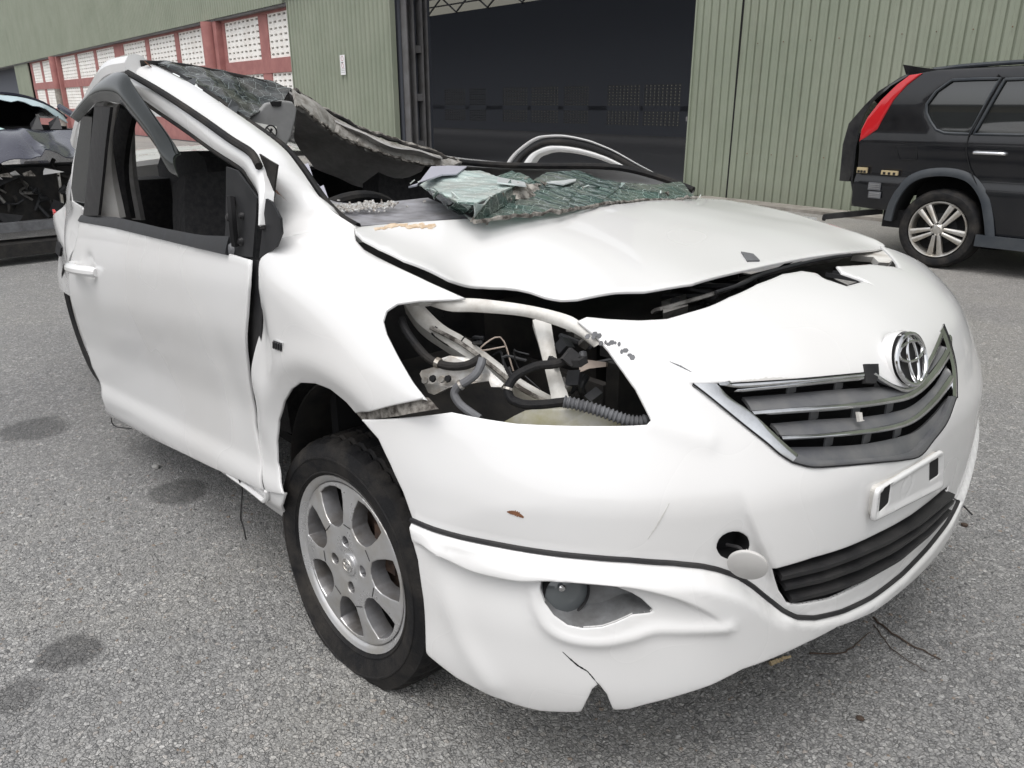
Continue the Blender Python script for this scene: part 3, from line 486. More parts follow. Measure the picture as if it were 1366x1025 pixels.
D['surround_b'] = (((0.81,-0.383,0.673),(0.827,-0.354,0.661),(0.842,-0.316,0.654),(0.878,-0.182,0.632),(0.887,-0.11,0.616),(0.891,-0.037,0.603),(0.89,0.022,0.617),(0.885,0.098,0.633),(0.873,0.164,0.664)),((0.811,-0.365,0.682),(0.825,-0.343,0.67),(0.839,-0.31,0.663),(0.875,-0.179,0.64),(0.884,-0.115,0.627),(0.889,-0.056,0.621),(0.888,0.003,0.631),(0.883,0.075,0.646),(0.871,0.146,0.673)))
D['surround_r'] = (((0.809,0.208,0.799),(0.83,0.2,0.768),(0.853,0.193,0.718),(0.874,0.167,0.663)),((0.818,0.168,0.793),(0.833,0.169,0.767),(0.854,0.166,0.721),(0.872,0.144,0.673)))
D['surround_t'] = (((0.712,-0.432,0.796),(0.718,-0.419,0.796),(0.768,-0.32,0.792),(0.818,-0.174,0.782)),((0.701,-0.448,0.795),(0.724,-0.416,0.789),(0.77,-0.322,0.786),(0.82,-0.178,0.776)))
D['surround_e'] = (((0.826,-0.145,0.778),(0.836,-0.127,0.765),(0.847,-0.102,0.75),(0.856,-0.063,0.737),(0.857,-0.014,0.739),(0.847,0.037,0.76),(0.835,0.098,0.774),(0.812,0.197,0.796)),((0.825,-0.153,0.776),(0.837,-0.132,0.76),(0.848,-0.103,0.744),(0.857,-0.064,0.729),(0.859,-0.003,0.73),(0.85,0.048,0.75),(0.839,0.108,0.765),(0.818,0.197,0.787)))
D['clip_white'] = ((0.834,-0.224,0.726),(0.837,-0.215,0.723),(0.841,-0.217,0.712),(0.843,-0.213,0.709),(0.84,-0.226,0.71))
D['lower_bars'] = (((0.813,-0.398,0.467),(0.843,-0.306,0.461),(0.86,-0.226,0.457),(0.873,-0.12,0.448),(0.877,0.03,0.434),(0.874,0.207,0.426)),((0.817,-0.388,0.444),(0.844,-0.301,0.435),(0.863,-0.207,0.428),(0.874,-0.086,0.416),(0.877,0.063,0.407),(0.872,0.22,0.406)),((0.823,-0.373,0.415),(0.848,-0.286,0.405),(0.865,-0.186,0.393),(0.875,-0.053,0.382),(0.875,0.094,0.378),(0.872,0.215,0.383)))
D['facets'] = ((0,((-0.372,-0.263,1.035),(-0.387,-0.22,1.045),(-0.452,-0.129,1.05),(-0.45,-0.049,1.05),(-0.445,0.011,1.045),(-0.303,-0.042,1.04),(-0.024,-0.238,1.045),(0.082,-0.402,1.045),(0.149,-0.506,1.045),(0.106,-0.515,1.045),(-0.053,-0.439,1.045),(-0.201,-0.359,1.035))),(1,((-0.201,-0.359,1.035),(-0.053,-0.439,1.045),(0.106,-0.515,1.045),(-0.091,-0.389,1.01))),(1,((0.106,-0.515,1.045),(0.149,-0.506,1.045),(0.045,-0.449,1.008),(-0.091,-0.389,1.01))),(2,((0.149,-0.506,1.045),(0.082,-0.402,1.045),(0.129,-0.494,1.006),(0.045,-0.449,1.008))),(1,((0.082,-0.402,1.045),(0.116,-0.457,1.008),(0.129,-0.494,1.006))),(1,((0.082,-0.402,1.045),(-0.024,-0.238,1.045),(0.02,-0.29,1.02),(0.116,-0.457,1.008))),(3,((-0.024,-0.238,1.045),(-0.092,-0.134,1.035),(0,-0.168,1.015),(0.02,-0.29,1.02))),(3,((-0.092,-0.134,1.035),(-0.081,-0.107,1.045),(0,-0.168,1.015))),(1,((-0.303,-0.042,1.04),(-0.286,-0.004,1.055),(-0.16,-0.059,1.05),(-0.081,-0.107,1.045),(-0.092,-0.134,1.035),(-0.024,-0.238,1.045))),(4,((-0.163,-0.051,1.035),(-0.23,0.075,1.05),(-0.246,0.227,1.045),(-0.08,0.048,1.022))),(4,((-0.163,-0.051,1.035),(-0.033,-0.155,1.03),(-0.08,0.048,1.022))),(4,((-0.246,0.227,1.045),(-0.181,0.227,1.03),(-0.124,0.249,1.02),(-0.074,0.204,1.01),(-0.08,0.048,1.022))),(4,((-0.124,0.249,1.02),(-0.092,0.342,1.01),(-0.016,0.321,0.992),(-0.074,0.204,1.01))),(4,((-0.092,0.342,1.01),(-0.095,0.521,1.005),(-0.003,0.465,0.972),(-0.016,0.321,0.992))),(1,((-0.033,-0.155,1.03),(-0.08,0.048,1.022),(0.117,-0.218,1.002),(0.13,-0.334,1.006))),(1,((-0.08,0.048,1.022),(-0.074,0.204,1.01),(0.071,-0.054,0.997),(0.117,-0.218,1.002))),(1,((-0.074,0.204,1.01),(-0.016,0.321,0.992),(0.01,0.289,0.978),(0.02,0.133,0.988),(0.071,-0.054,0.997))),(1,((-0.016,0.321,0.992),(-0.003,0.465,0.972),(0.01,0.289,0.978))),(1,((-0.033,-0.155,1.03),(0.13,-0.334,1.006),(0.137,-0.47,1.006),(0.116,-0.457,1.008),(0.02,-0.29,1.02))))
D['ws_base'] = ((0.144,-0.507,1.008),(0.148,-0.479,1.008),(0.141,-0.344,1.008),(0.128,-0.23,1.004),(0.082,-0.067,0.999),(0.031,0.119,0.99),(0.021,0.275,0.98),(0.01,0.45,0.972))
D['lilac'] = ((-0.122,-0.47,1.055),(-0.137,-0.436,1.055),(-0.569,-0.069,1.055),(-0.555,-0.01,1.055),(-0.497,0.009,1.055),(-0.313,-0.179,1.055),(-0.32,-0.221,1.055),(-0.265,-0.292,1.055))
D['patch_w'] = ((-0.142,-0.013,1.035),(-0.269,0.154,1.035),(-0.297,0.279,1.035),(-0.119,0.076,1.035),(-0.069,-0.023,1.035))
D['patch_w2'] = ((-0.172,-0.158,1.055),(-0.023,-0.205,1.055),(0.045,-0.264,1.055),(-0.067,-0.253,1.055))
D['gap_beam'] = ((0.453,-0.288,0.85),(0.464,-0.243,0.855),(0.473,-0.14,0.86),(0.478,-0.051,0.865),(0.466,0.048,0.87),(0.467,0.171,0.872),(0.473,0.301,0.872),(0.49,0.422,0.87))
D['far_shade_plate'] = ((0.373,0.509,0.825),(0.371,0.687,0.825),(0.388,0.851,0.825),(0.49,0.733,0.825),(0.522,0.581,0.825),(0.436,0.487,0.825))
D['far_bracket'] = ((0.452,0.542,0.852),(0.452,0.64,0.852),(0.467,0.691,0.852),(0.547,0.567,0.852),(0.561,0.507,0.852),(0.539,0.498,0.852),(0.498,0.56,0.852))
D['gap_latch'] = ((0.417,-0.236,0.85),(0.411,-0.143,0.85),(0.476,-0.227,0.85),(0.479,-0.311,0.85))
D['rear_tyre'] = ((-2.621,-0.66,0.439),(-2.538,-0.66,0.257),(-2.369,-0.66,0.161))
D['wire1'] = ((-0.418,-0.82,0.335),(-0.439,-0.807,0.291),(-0.586,-0.763,0.137),(-0.575,-0.763,0.106),(-0.569,-0.763,0.072))
D['wire2'] = ((-1.647,-0.786,0.13),(-1.697,-0.773,0.081),(-1.618,-0.775,0.093),(-1.413,-0.786,0.154))
D['white_pipe'] = ((-0.5,-0.813,0.319),(-0.391,-0.812,0.321),(-0.331,-0.811,0.319),(-0.301,-0.81,0.318),(-0.281,-0.812,0.335),(-0.274,-0.813,0.356))
D['badge'] = ((-0.098,0.776),(-0.059,0.778),(-0.066,0.757),(-0.106,0.755))
D['fender_dent'] = ((-0.144,0.803),(-0.187,0.674))
D['seatback'] = ((-2.038,-0.35,0.99),(-1.987,-0.35,1.033),(-1.915,-0.35,1.051),(-1.614,-0.35,1.063),(-1.552,-0.35,1.047),(-1.535,-0.35,1.017))
D['suv_body'] = ((-1.339,1.44),(-1.26,1.452),(-1.144,1.471),(-0.876,1.477),(-0.56,1.483))
D['suv_body_l'] = ((-1.338,1.439),(-1.422,1.364),(-1.519,1.254),(-1.602,1.129),(-1.639,1.031),(-1.642,0.938),(-1.633,0.767),(-1.648,0.573),(-1.645,0.42),(-1.478,0.411),(-1.301,0.409),(-1.296,0.331),(-1.277,0.47),(-1.216,0.606),(-1.131,0.677),(-1.01,0.709),(-0.873,0.709),(-0.761,0.67),(-0.669,0.568),(-0.616,0.435),(-0.575,0.289),(-0.325,0.28))
D['suv_arch'] = ((-1.296,0.331),(-1.277,0.47),(-1.216,0.606),(-1.131,0.677),(-1.01,0.709),(-0.873,0.709),(-0.761,0.67),(-0.669,0.568),(-0.616,0.435),(-0.575,0.289))
D['suv_light'] = ((-1.245,1.446),(-1.338,1.435),(-1.422,1.364),(-1.519,1.254),(-1.602,1.129),(-1.639,1.031),(-1.642,0.938),(-1.595,0.968),(-1.511,1.034),(-1.481,1.114),(-1.421,1.254),(-1.341,1.362))
D['suv_win'] = ((-1.025,1.394),(-0.862,1.398),(-0.699,1.398),(-0.759,1.221),(-0.825,1.017),(-0.921,1.017),(-1.003,1.02),(-1.068,1.043),(-1.119,1.102),(-1.159,1.163),(-1.169,1.224),(-1.118,1.317))
D['suv_win2'] = ((-0.669,1.392),(-0.542,1.394),(-0.47,1.021),(-0.797,1.018))
D['suv_seam'] = ((-0.686,1.402),(-0.827,1.012),(-0.828,0.905),(-0.778,0.772),(-0.655,0.579))
D['suv_handle'] = ((-0.775,0.896),(-0.554,0.874))
D['suv_fuel'] = ((-1.349,0.924),(-1.196,0.935),(-1.165,0.819),(-1.3,0.807))
D['suv_br'] = ((-1.616,0.738),(-1.534,0.695),(-1.417,0.725),(-1.287,0.692))
D['suv_vent'] = ((-1.505,0.625),(-1.416,0.566),(-1.494,0.554),(-1.406,0.501))
D['suv_wheel'] = ((-0.932,0.305),(-0.968,0.512),(-0.896,0.095),(-1.138,0.282),(-0.739,0.326),(-0.985,0.61),(-0.88,0.005))
D['suv_gate'] = ((-1.466,1.423),(-1.617,1.324),(-1.723,1.208),(-1.829,1.071),(-1.856,0.9),(-1.842,0.603),(-1.759,0.602),(-1.723,0.753),(-1.731,0.929),(-1.732,1.025),(-1.691,1.126),(-1.606,1.255),(-1.504,1.368),(-1.423,1.444))
D['suv_spoiler'] = ((-1.448,1.518),(-1.306,1.493),(-1.182,1.475),(-1.3,1.452),(-1.41,1.436))
D['suv_hitch'] = ((-1.944,0.285),(-1.651,0.365))
D['dc_roof'] = ((0.237,1.324),(0.436,1.299),(0.656,1.259),(0.761,1.197),(0.851,1.116),(0.865,1.021))
D['dc_wsb'] = ((0.064,1.027),(0.296,1.023),(0.691,1.022))
D['dc_hood_low'] = ((-0.175,0.791),(-0.055,0.746),(0.035,0.724),(0.186,0.751),(0.329,0.809))
D['dc_bar'] = ((-0.268,0.308),(0.11,0.264),(0.098,0.192),(-0.282,0.233))
D['dc_ground'] = ((-0.316,0.057),(0.082,0.007))
D['dc_air'] = ((0.16,1.021),(0.209,1.155),(0.273,1.149),(0.431,1.016))
D['dc_strip'] = ((0.125,0.713),(0.14,0.736),(0.277,0.699),(0.12,0.684))
D['stick'] = ((0.666,-0.067,0),(0.676,-0.037,0),(0.687,-0.01,0))
D['twig1'] = ((0.752,0.288,0),(0.801,0.261,0),(0.86,0.247,0),(0.93,0.243,0))
D['twig2'] = ((0.71,0.039,0),(0.763,0.101,0),(0.772,0.222,0))
D['twig3'] = ((0.765,0.258,0),(0.837,0.197,0),(0.923,0.174,0))
D['stain1'] = ((-0.488,-1.244,0),)
D['stain2'] = ((-2.076,-0.969,0),)
D['stain3'] = ((-0.403,-1.382,0),)
D['stain4'] = ((-1.138,-0.742,0),)
D['debris1'] = ((0.886,-0.079,0),)
D['debris2'] = ((0.738,0.953,0),)
D['pebble1'] = ((-1.37,-0.739,0),)
D['pebble2'] = ((0.88,0.197,0),)
D['tyrefr'] = ((0.004,-0.756,0),(0.131,-0.738,0),(0.197,-0.64,0),(-0.263,-0.746,0))
D['wire3'] = ((0.883,0.205,0.432),(0.861,0.399,0.33),(0.888,0.404,0.309))
# ------------------------------------------------------------------ ground
def asphalt(m, N, L, b):
    tc = nd(N, 'ShaderNodeTexCoord'); co = tc.outputs['Object']
    def vor(s, **k):
        v = nd(N, 'ShaderNodeTexVoronoi', Scale=s, **k); L.new(co, v.inputs['Vector']); return v
    v1 = vor(100.); v1e = vor(100., feature='DISTANCE_TO_EDGE'); v2 = vor(230.); 
    big = noise(N, L, .55, 6, .65); mid = noise(N, L, 5.5, 6, .72); fine = noise(N, L, 420, 3, .7)
    sx = nd(N, 'ShaderNodeSeparateColor'); L.new(v1.outputs['Color'], sx.inputs[0])
    st = ramp(N, L, sx.outputs[0], [(.0, (.095, .095, .094)), (.45, (.135, .134, .132)), (.8, (.175, .173, .168)), (.94, (.25, .247, .24)), (1., (.175, .155, .138))])
    sx2 = nd(N, 'ShaderNodeSeparateColor'); L.new(v2.outputs['Color'], sx2.inputs[0])
    st2 = ramp(N, L, sx2.outputs[0], [(.0, (.07, .07, .069)), (.6, (.128, .127, .124)), (1., (.185, .182, .176))])
    mt = ramp(N, L, mid.outputs[0], [(.40, (.25,)*3), (.62, (.85,)*3)])
    ed = ramp(N, L, v1e.outputs['Distance'], [(.0, (.0,)*3), (.10, (1.,)*3)])
    stones = mix(N, L, ed.outputs[0], (.075, .075, .075), st.outputs[0])
    c = mix(N, L, mt.outputs[0], st2.outputs[0], stones)
    tone = ramp(N, L, big.outputs[0], [(.30, (1.52, 1.53, 1.57)), (.50, (1.98, 1.98, 1.98)), (.72, (2.3, 2.26, 2.16))])
    c = mix(N, L, 1., c, tone.outputs[0], 'MULTIPLY')
    fm = ramp(N, L, fine.outputs[0], [(.3, (.8,)*3), (.7, (1.2,)*3)]); c = mix(N, L, 1., c, fm.outputs[0], 'MULTIPLY')
    # oil stains with ragged outlines, and paler dust towards the building
    for (x, y, r, k) in STAINS:
        ms = nd(N, 'ShaderNodeMapping'); ms.inputs['Location'].default_value = (-x, -y, 0); L.new(co, ms.inputs[0])
        ln_ = nd(N, 'ShaderNodeVectorMath', operation='LENGTH'); L.new(ms.outputs[0], ln_.inputs[0])
        ad = nd(N, 'ShaderNodeMath', operation='MULTIPLY_ADD'); L.new(mid.outputs[0], ad.inputs[0]); ad.inputs[1].default_value = -r*1.2; L.new(ln_.outputs[1], ad.inputs[2])
        rp = nd(N, 'ShaderNodeMapRange'); rp.inputs['From Min'].default_value = r*.25; rp.inputs['From Max'].default_value = r*.5; rp.inputs['To Min'].default_value = k; rp.inputs['To Max'].default_value = 0; L.new(ad.outputs[0], rp.inputs[0])
        c = mix(N, L, rp.outputs[0], c, (.03, .03, .031))
    sp = nd(N, 'ShaderNodeSeparateXYZ'); L.new(co, sp.inputs[0])
    du = nd(N, 'ShaderNodeMapRange'); du.inputs['From Min'].default_value = 1.5; du.inputs['From Max'].default_value = 5; du.inputs['To Max'].default_value = .6; L.new(sp.outputs[1], du.inputs[0])
    dk = nd(N, 'ShaderNodeMath', operation='MULTIPLY'); L.new(du.outputs[0], dk.inputs[0]); L.new(big.outputs[0], dk.inputs[1])
    c = mix(N, L, dk.outputs[0], c, (.36, .33, .29)); L.new(c, b.inputs['Base Color'])
    ht = nd(N, 'ShaderNodeMath', operation='MULTIPLY'); L.new(ed.outputs[0], ht.inputs[0]); L.new(sx.outputs[1], ht.inputs[1])
    h2 = nd(N, 'ShaderNodeMath', operation='MULTIPLY_ADD'); L.new(v2.outputs['Distance'], h2.inputs[0]); h2.inputs[1].default_value = -.6; L.new(ht.outputs[0], h2.inputs[2])
    bump(N, L, b, h2.outputs[0], .9, .006)
STAINS = [(*[float(x) for x in D['stain1'][0][:2]], .07, .6), (*[float(x) for x in D['stain2'][0][:2]], .13, .5), (*[float(x) for x in D['stain3'][0][:2]], .06, .45), (*[float(x) for x in D['stain4'][0][:2]], .10, .55), (-2.6, -1.15, .16, .35), (-.9, -1.5, .12, .3)]
M['asphalt'] = mat('asphalt', (.12, .12, .12), .85, build=asphalt)
gm = MB(); gm.add([(-400, -400, 0), (400, -400, 0), (400, 400, 0), (-400, 400, 0)], [(0, 1, 2, 3)])
ground = gm.build('ground', M['asphalt'], None, False); ground['kind'] = 'structure'
# chippings standing proud of the worn surface
M['chip_a'] = mat('grey_chipping', (.25, .248, .24), .85); M['chip_b'] = mat('pale_chipping', (.30, .297, .288), .85); M['chip_c'] = mat('dark_chipping', (.11, .11, .11), .9); M['chip_d'] = mat('brown_chipping', (.20, .165, .135), .9)
def chippings():
    n = 15000; rng = np.random.default_rng(11)
    d = rng.uniform(0, 1, n)**.8*2.6+.25; a = np.radians(rng.uniform(95, 182, n)); x = 1.36+d*np.cos(a)*1.0; y = -1.517+d*np.sin(a)
    ok = np.ones(n, bool)
    for sx_, sy_, sr_, _k in STAINS: ok &= np.hypot(x-sx_, y-sy_) > sr_*1.3
    x, y = x[ok], y[ok]; n = len(x)
    base = np.array([(1, 0, 0), (.45, .85, 0), (-.55, .8, 0), (-1, -.05, 0), (-.4, -.9, 0), (.6, -.75, 0), (.35, .2, 1), (-.4, -.1, .9)]); fc = [(0, 1, 6), (1, 2, 6), (2, 7, 6), (2, 3, 7), (3, 4, 7), (4, 6, 7), (4, 5, 6), (5, 0, 6)]
    V = np.zeros((n, 8, 3)); r = rng.gamma(5, .00062, n)+.0010; t = rng.uniform(0, 6.28, n)
    P = base[None]*np.stack([r, r*rng.uniform(.55, 1, n), r*rng.uniform(.3, .75, n)], 1)[:, None]*rng.uniform(.75, 1.2, (n, 8, 1))
    V[..., 0] = P[..., 0]*np.cos(t)[:, None]-P[..., 1]*np.sin(t)[:, None]+x[:, None]; V[..., 1] = P[..., 0]*np.sin(t)[:, None]+P[..., 1]*np.cos(t)[:, None]+y[:, None]; V[..., 2] = P[..., 2]+.0003
    F = (np.array(fc)[None]+8*np.arange(n)[:, None, None]).reshape(-1, 3); mi = np.repeat(rng.choice(4, n, p=[.56, .10, .26, .08]), 8)
    me = bpy.data.meshes.new('chippings'); me.from_pydata(V.reshape(-1, 3).tolist(), [], F.tolist())
    for k in ('chip_a', 'chip_b', 'chip_c', 'chip_d'): me.materials.append(M[k])
    me.polygons.foreach_set('material_index', mi.tolist()); me.update()
    o = link(bpy.data.objects.new('chippings', me)); o['kind'] = 'stuff'
chippings()
# ------------------------------------------------------------------ ground and buildings
M['green'] = mat('weathered_green_cladding', (.17, .20, .155), .55)
def green_build(m, N, L, b):
    n = noise(N, L, .7, 6, .65); n2 = noise(N, L, 6, 6, .75, sc3=(1, 1, .12)); n3 = noise(N, L, 26, 4, .7)
    base = ramp(N, L, n.outputs[0], [(.3, (.205, .232, .175)), (.5, (.235, .260, .200)), (.72, (.265, .285, .225))])
    st = ramp(N, L, n2.outputs[0], [(.50, (0,)*3), (.78, (.45,)*3)]); sp = ramp(N, L, n3.outputs[0], [(.66, (0,)*3), (.78, (.5,)*3)])
    c = mix(N, L, st.outputs[0], base.outputs[0], (.15, .15, .115)); c = mix(N, L, sp.outputs[0], c, (.27, .27, .235))
    # splash dirt near the ground
    tc = nd(N, 'ShaderNodeTexCoord'); sx = nd(N, 'ShaderNodeSeparateXYZ'); L.new(tc.outputs['Object'], sx.inputs[0])
    low = ramp(N, L, sx.outputs[2], [(.0, (.55,)*3), (.35, (.0,)*3)]); k = nd(N, 'ShaderNodeMath', operation='MULTIPLY'); L.new(low.outputs[0], k.inputs[0]); L.new(n2.outputs[0], k.inputs[1])
    L.new(mix(N, L, k.outputs[0], c, (.10, .095, .075)), b.inputs['Base Color'])
green_build(M['green'], M['green'].node_tree.nodes, M['green'].node_tree.links, M['green'].node_tree.nodes['Principled BSDF'])
M['redwall'] = mat('red_painted_concrete', (.30, .10, .09), .8, build=mottled((.37, .165, .152), (.29, .122, .115), 3, .1))
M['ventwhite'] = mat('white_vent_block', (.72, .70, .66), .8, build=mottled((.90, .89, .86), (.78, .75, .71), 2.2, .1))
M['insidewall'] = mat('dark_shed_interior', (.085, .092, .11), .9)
M['steelgrey'] = mat('grey_painted_steel', (.085, .085, .09), .6, build=mottled((.15, .148, .155), (.10, .097, .095), 3, .05))
M['concrete'] = mat('worn_concrete', (.26, .245, .22), .9, build=mottled((.30, .28, .25), (.17, .155, .135), 5, .4))
W0 = np.array([-3.078, 7.799, 0.]); WE = np.array([.99780, -.06627, 0.]); WN = np.array([-.06627, -.99780, 0.])
def wp(s, h, off=0.): return W0+WE*s+WN*off+np.array([0, 0, h])
shed = thing('warehouse', 'long green clad warehouse with an open doorway and a red vent-block wall', 'warehouse', tuple(wp(-6, 0)))
AX = (WE, WN, np.array([0, 0, 1.]))
def wbox(mb, s0, s1, h0, h1, o0, o1, mi=0): return mb.box(wp((s0+s1)/2, (h0+h1)/2, (o0+o1)/2), (s1-s0, abs(o1-o0), h1-h0), AX, mi)
def corrugated(name, s0, s1, h0, h1, off, pitch, prof, depth, m, nz=2, dent=0.):
    ss, oo = [], []; s = s0
    while s < s1-1e-6:
        for f, d in prof:
            if s+f*pitch <= s1: ss.append(s+f*pitch); oo.append(d*depth)
        s += pitch
    ss.append(s1); oo.append(0); hh = np.linspace(h0, h1, nz); k = len(ss); V = []
    rng = np.random.default_rng(int(abs(s0*100))+3); dx = rng.normal(0, 1, 8)
    for h in hh:
        for a, o in zip(ss, oo):
            w = dent*(math.sin(a*2.3+dx[0])*math.sin(h*1.7+dx[1])+.6*math.sin(a*6+dx[2])*math.exp(-h*1.6))
            V.append(wp(a, h, off+o+w))
    F = [(j*k+i, j*k+i+1, (j+1)*k+i+1, (j+1)*k+i) for j in range(nz-1) for i in range(k-1)]
    V = np.array(V); nn = np.tile(WN, (len(V), 1))
    VV, FF = thicken(V, nn, np.array([t for f in F for t in ((f[0], f[1], f[2]), (f[0], f[2], f[3]))]), .004)
    return meshobj(name, VV, FF, m, shed, True, 20)
PR = [(0, 0), (.34, 0), (.37, .18), (.43, .18), (.46, 0), (.72, 0), (.77, -1), (.90, -1), (.96, 0)]
PL = [(0, -.3), (.08, .3), (.2, .85), (.35, 1), (.55, 1), (.70, .85), (.82, .3), (.90, -.3)]
wall = corrugated('wall_cladding', -1.535, 14, .02, 7.5, 0, .1185, PR, .021, M['green'], 14, .0025)
leaf_ = corrugated('door_leaf', -2.245, -1.55, .02, 4.6, .02, .125, PR, .020, M['green'], 16, .006)
mb = MB(); wbox(mb, -2.262, -2.238, .02, 4.6, -.04, .045); mb.build('door_edge', M['green'], leaf_, False)
mb = MB(); wbox(mb, -1.556, -1.536, .02, 4.6, -.05, .012); mb.build('leaf_joint', M['dark'], leaf_, False)
mb = MB(); wbox(mb, -2.29, -2.262, 1.0, 1.06, -.02, .05); wbox(mb, -2.285, -2.262, .78, .98, .0, .02); mb.build('door_bolt', M['steelgrey'], leaf_, False)
for k in range(9):
    mb = MB(); mb.lathe([(0, .008), (.004, .007), (.007, 0)], wp(-1.27+.36*k, 1.93, .018), tuple(WN), 8); mb.build('screw', M['rust'], wall)
for k in range(9):
    mb = MB(); mb.lathe([(0, .008), (.004, .007), (.007, 0)], wp(-1.27+.36*k, .62, .018), tuple(WN), 8); mb.build('screw', M['rust'], wall)
dl = corrugated('sliding_door', -14.62, -9.86, .03, 3.62, .12, .187, PL, .045, M['green'], 10, .004)
for a_, b_ in ((-9.865, -9.82), (-14.66, -14.615)):
    mb = MB(); wbox(mb, a_, b_, .03, 3.62, .05, .17); mb.build('door_edge', M['green'], dl, False)
corrugated('upper_cladding', -75, -14.63, 3.55, 10, .06, .187, PL, .045, M['green'], 3)
corrugated('upper_cladding', -14.63, 14, 7.45 if False else 7.5, 10, .06, .187, PL, .045, M['green'], 3)
corrugated('upper_cladding', -14.63, -2.24, 4.62, 7.6, .05, .187, PL, .045, M['green'], 3)
mb = MB(); wbox(mb, -75, -14.63, 3.50, 3.56, -.5, .05); mb.build('cladding_soffit', M['steelgrey'], shed, False)
mb = MB(); wbox(mb, -15, -2.2, 3.64, 3.78, .0, .22); mb.build('door_rail', M['steelgrey'], shed, False)
# red frame with white vent-block panels, set back under the cladding
RO = -.16
PX = [(-51.6, -49.0), (-48.45, -45.7), (-43.6, -39.9), (-39.45, -36.05), (-35.6, -32.5), (-31.05, -27.95), (-27.5, -24.45), (-24.05, -21.2), (-19.75, -17.2), (-16.62, -14.2)]
def vent_panel(s0, s1, h0, h1, off, ncol, nrow, m, par, through=False, name='vent_block_panel', fx=(.18, .76), fz=(.44, .76)):
    mb = MB(); ps = (s1-s0)/ncol; ph_ = (h1-h0)/nrow; D_ = .07
    xs = [s0]; zs = [h0]
    for i in range(ncol): xs += [s0+ps*(i+fx[0]), s0+ps*(i+fx[1])]
    xs.append(s1)
    for j in range(nrow): zs += [h0+ph_*(j+fz[0]), h0+ph_*(j+fz[1])]
    zs.append(h1)
    nx, nz = len(xs), len(zs); V = [wp(x, z, off) for z in zs for x in xs]+[wp(x, z, off-D_) for z in zs for x in xs]; o = nx*nz; F = []
    for j in range(nz-1):
        for i in range(nx-1):
            a, b, c, d = j*nx+i, j*nx+i+1, (j+1)*nx+i+1, (j+1)*nx+i
            if i % 2 == 1 and j % 2 == 1:
                F += [(a, b, b+o, a+o), (b, c, c+o, b+o), (c, d, d+o, c+o), (d, a, a+o, d+o)]
            else: F += [(a, b, c, d)]+([(a+o, d+o, c+o, b+o)] if through else [])
    # raised courses of block: a shallow joint between blocks
    mb.add(V, F)
    return meshobj(name, mb.v, mb.f, m, par, False)
for s0, s1 in PX:
    nc = 8 if s1-s0 > 2.0 else 6
    vent_panel(s0, s1, 2.36, 3.44, RO, nc, 7, M['ventwhite'], shed)
    vent_panel(s0, s1, .98, 2.0, RO, nc, 7, M['ventwhite'], shed)
ed = [-52.2]+[x for p in PX for x in p]+[-14.0]
for i in range(0, len(ed)-1, 2):
    rw = MB(); wbox(rw, ed[i], ed[i+1], .98, 3.44, RO-.1, RO+.03); rw.build('red_pier', M['redwall'], shed, False)
rw = MB(); wbox(rw, -52.2, -14, 2.0, 2.36, RO-.1, RO+.045); wbox(rw, -52.2, -14, 3.44, 3.54, RO-.1, RO+.045); wbox(rw, -52.2, -14, 0, .98, RO-.1, RO+.045); rw.build('red_beam', M['redwall'], shed, False)
rw = MB(); wbox(rw, -75, -9.8, 0, 7, RO-.6, RO-.45); rw.build('slot_dark_backing', M['insidewall'], shed, False)  # dark sheet added behind the vent blocks so their slots read black
for s in (-20.45, -43.9):
    mb = MB(); mb.tube([wp(s, 0, RO+.25), wp(s, 1.95, RO+.25)], .20, 16); mb.build('drain_pipe', M['concrete'] if s < -30 else M['redwall'], shed)
    mb = MB(); mb.tube([wp(s, 1.951, RO+.25), wp(s, 3.3, RO+.25), wp(s, 3.5, RO+.25)], .21, 16); mb.build('drain_pipe', M['redwall'], shed)
    mb = MB(); wbox(mb, s+.22, s+.5, 0, 3.5, RO, RO+.2); mb.build('column', M['redwall'], shed, False)
corrugated('wall_cladding', -57.2, -52.3, .02, 3.5, -.05, .187, PL, .045, M['green'], 3)
# doorway: laced steel column, dark hall behind
cl = MB()
for o0, o1, w0 in ((-.06, -.24, -9.80), (-.42, -.56, -9.80)):
    wbox(cl, w0, w0+.03, 0, 4.6, o0, o1); wbox(cl, w0, w0+.22, 0, 4.6, o0, o0-.02); wbox(cl, w0, w0+.22, 0, 4.6, o1, o1+.02)
colo = cl.build('steel_column', M['steelgrey'], shed, False)
for h in (.35, 1.28, 2.2, 3.3):
    cl = MB(); wbox(cl, -9.80, -9.62, h, h+.14, -.26, -.41); cl.build('batten_plate', M['steelgrey'], colo, False)
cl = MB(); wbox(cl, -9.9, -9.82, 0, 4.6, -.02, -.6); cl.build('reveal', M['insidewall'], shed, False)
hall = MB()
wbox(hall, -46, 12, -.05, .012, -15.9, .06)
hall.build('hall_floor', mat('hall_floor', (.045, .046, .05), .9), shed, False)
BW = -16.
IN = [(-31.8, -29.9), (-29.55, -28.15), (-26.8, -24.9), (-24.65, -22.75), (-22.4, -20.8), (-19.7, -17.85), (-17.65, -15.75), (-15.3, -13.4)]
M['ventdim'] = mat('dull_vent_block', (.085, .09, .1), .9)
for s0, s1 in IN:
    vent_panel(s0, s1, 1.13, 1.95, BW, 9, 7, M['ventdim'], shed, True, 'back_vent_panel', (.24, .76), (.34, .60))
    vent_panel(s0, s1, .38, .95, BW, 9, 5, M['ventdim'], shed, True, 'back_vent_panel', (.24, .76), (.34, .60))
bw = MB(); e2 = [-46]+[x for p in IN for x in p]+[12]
for i in range(0, len(e2), 2): wbox(bw, e2[i], e2[i+1], .38, 1.95, BW-.09, BW+.0)
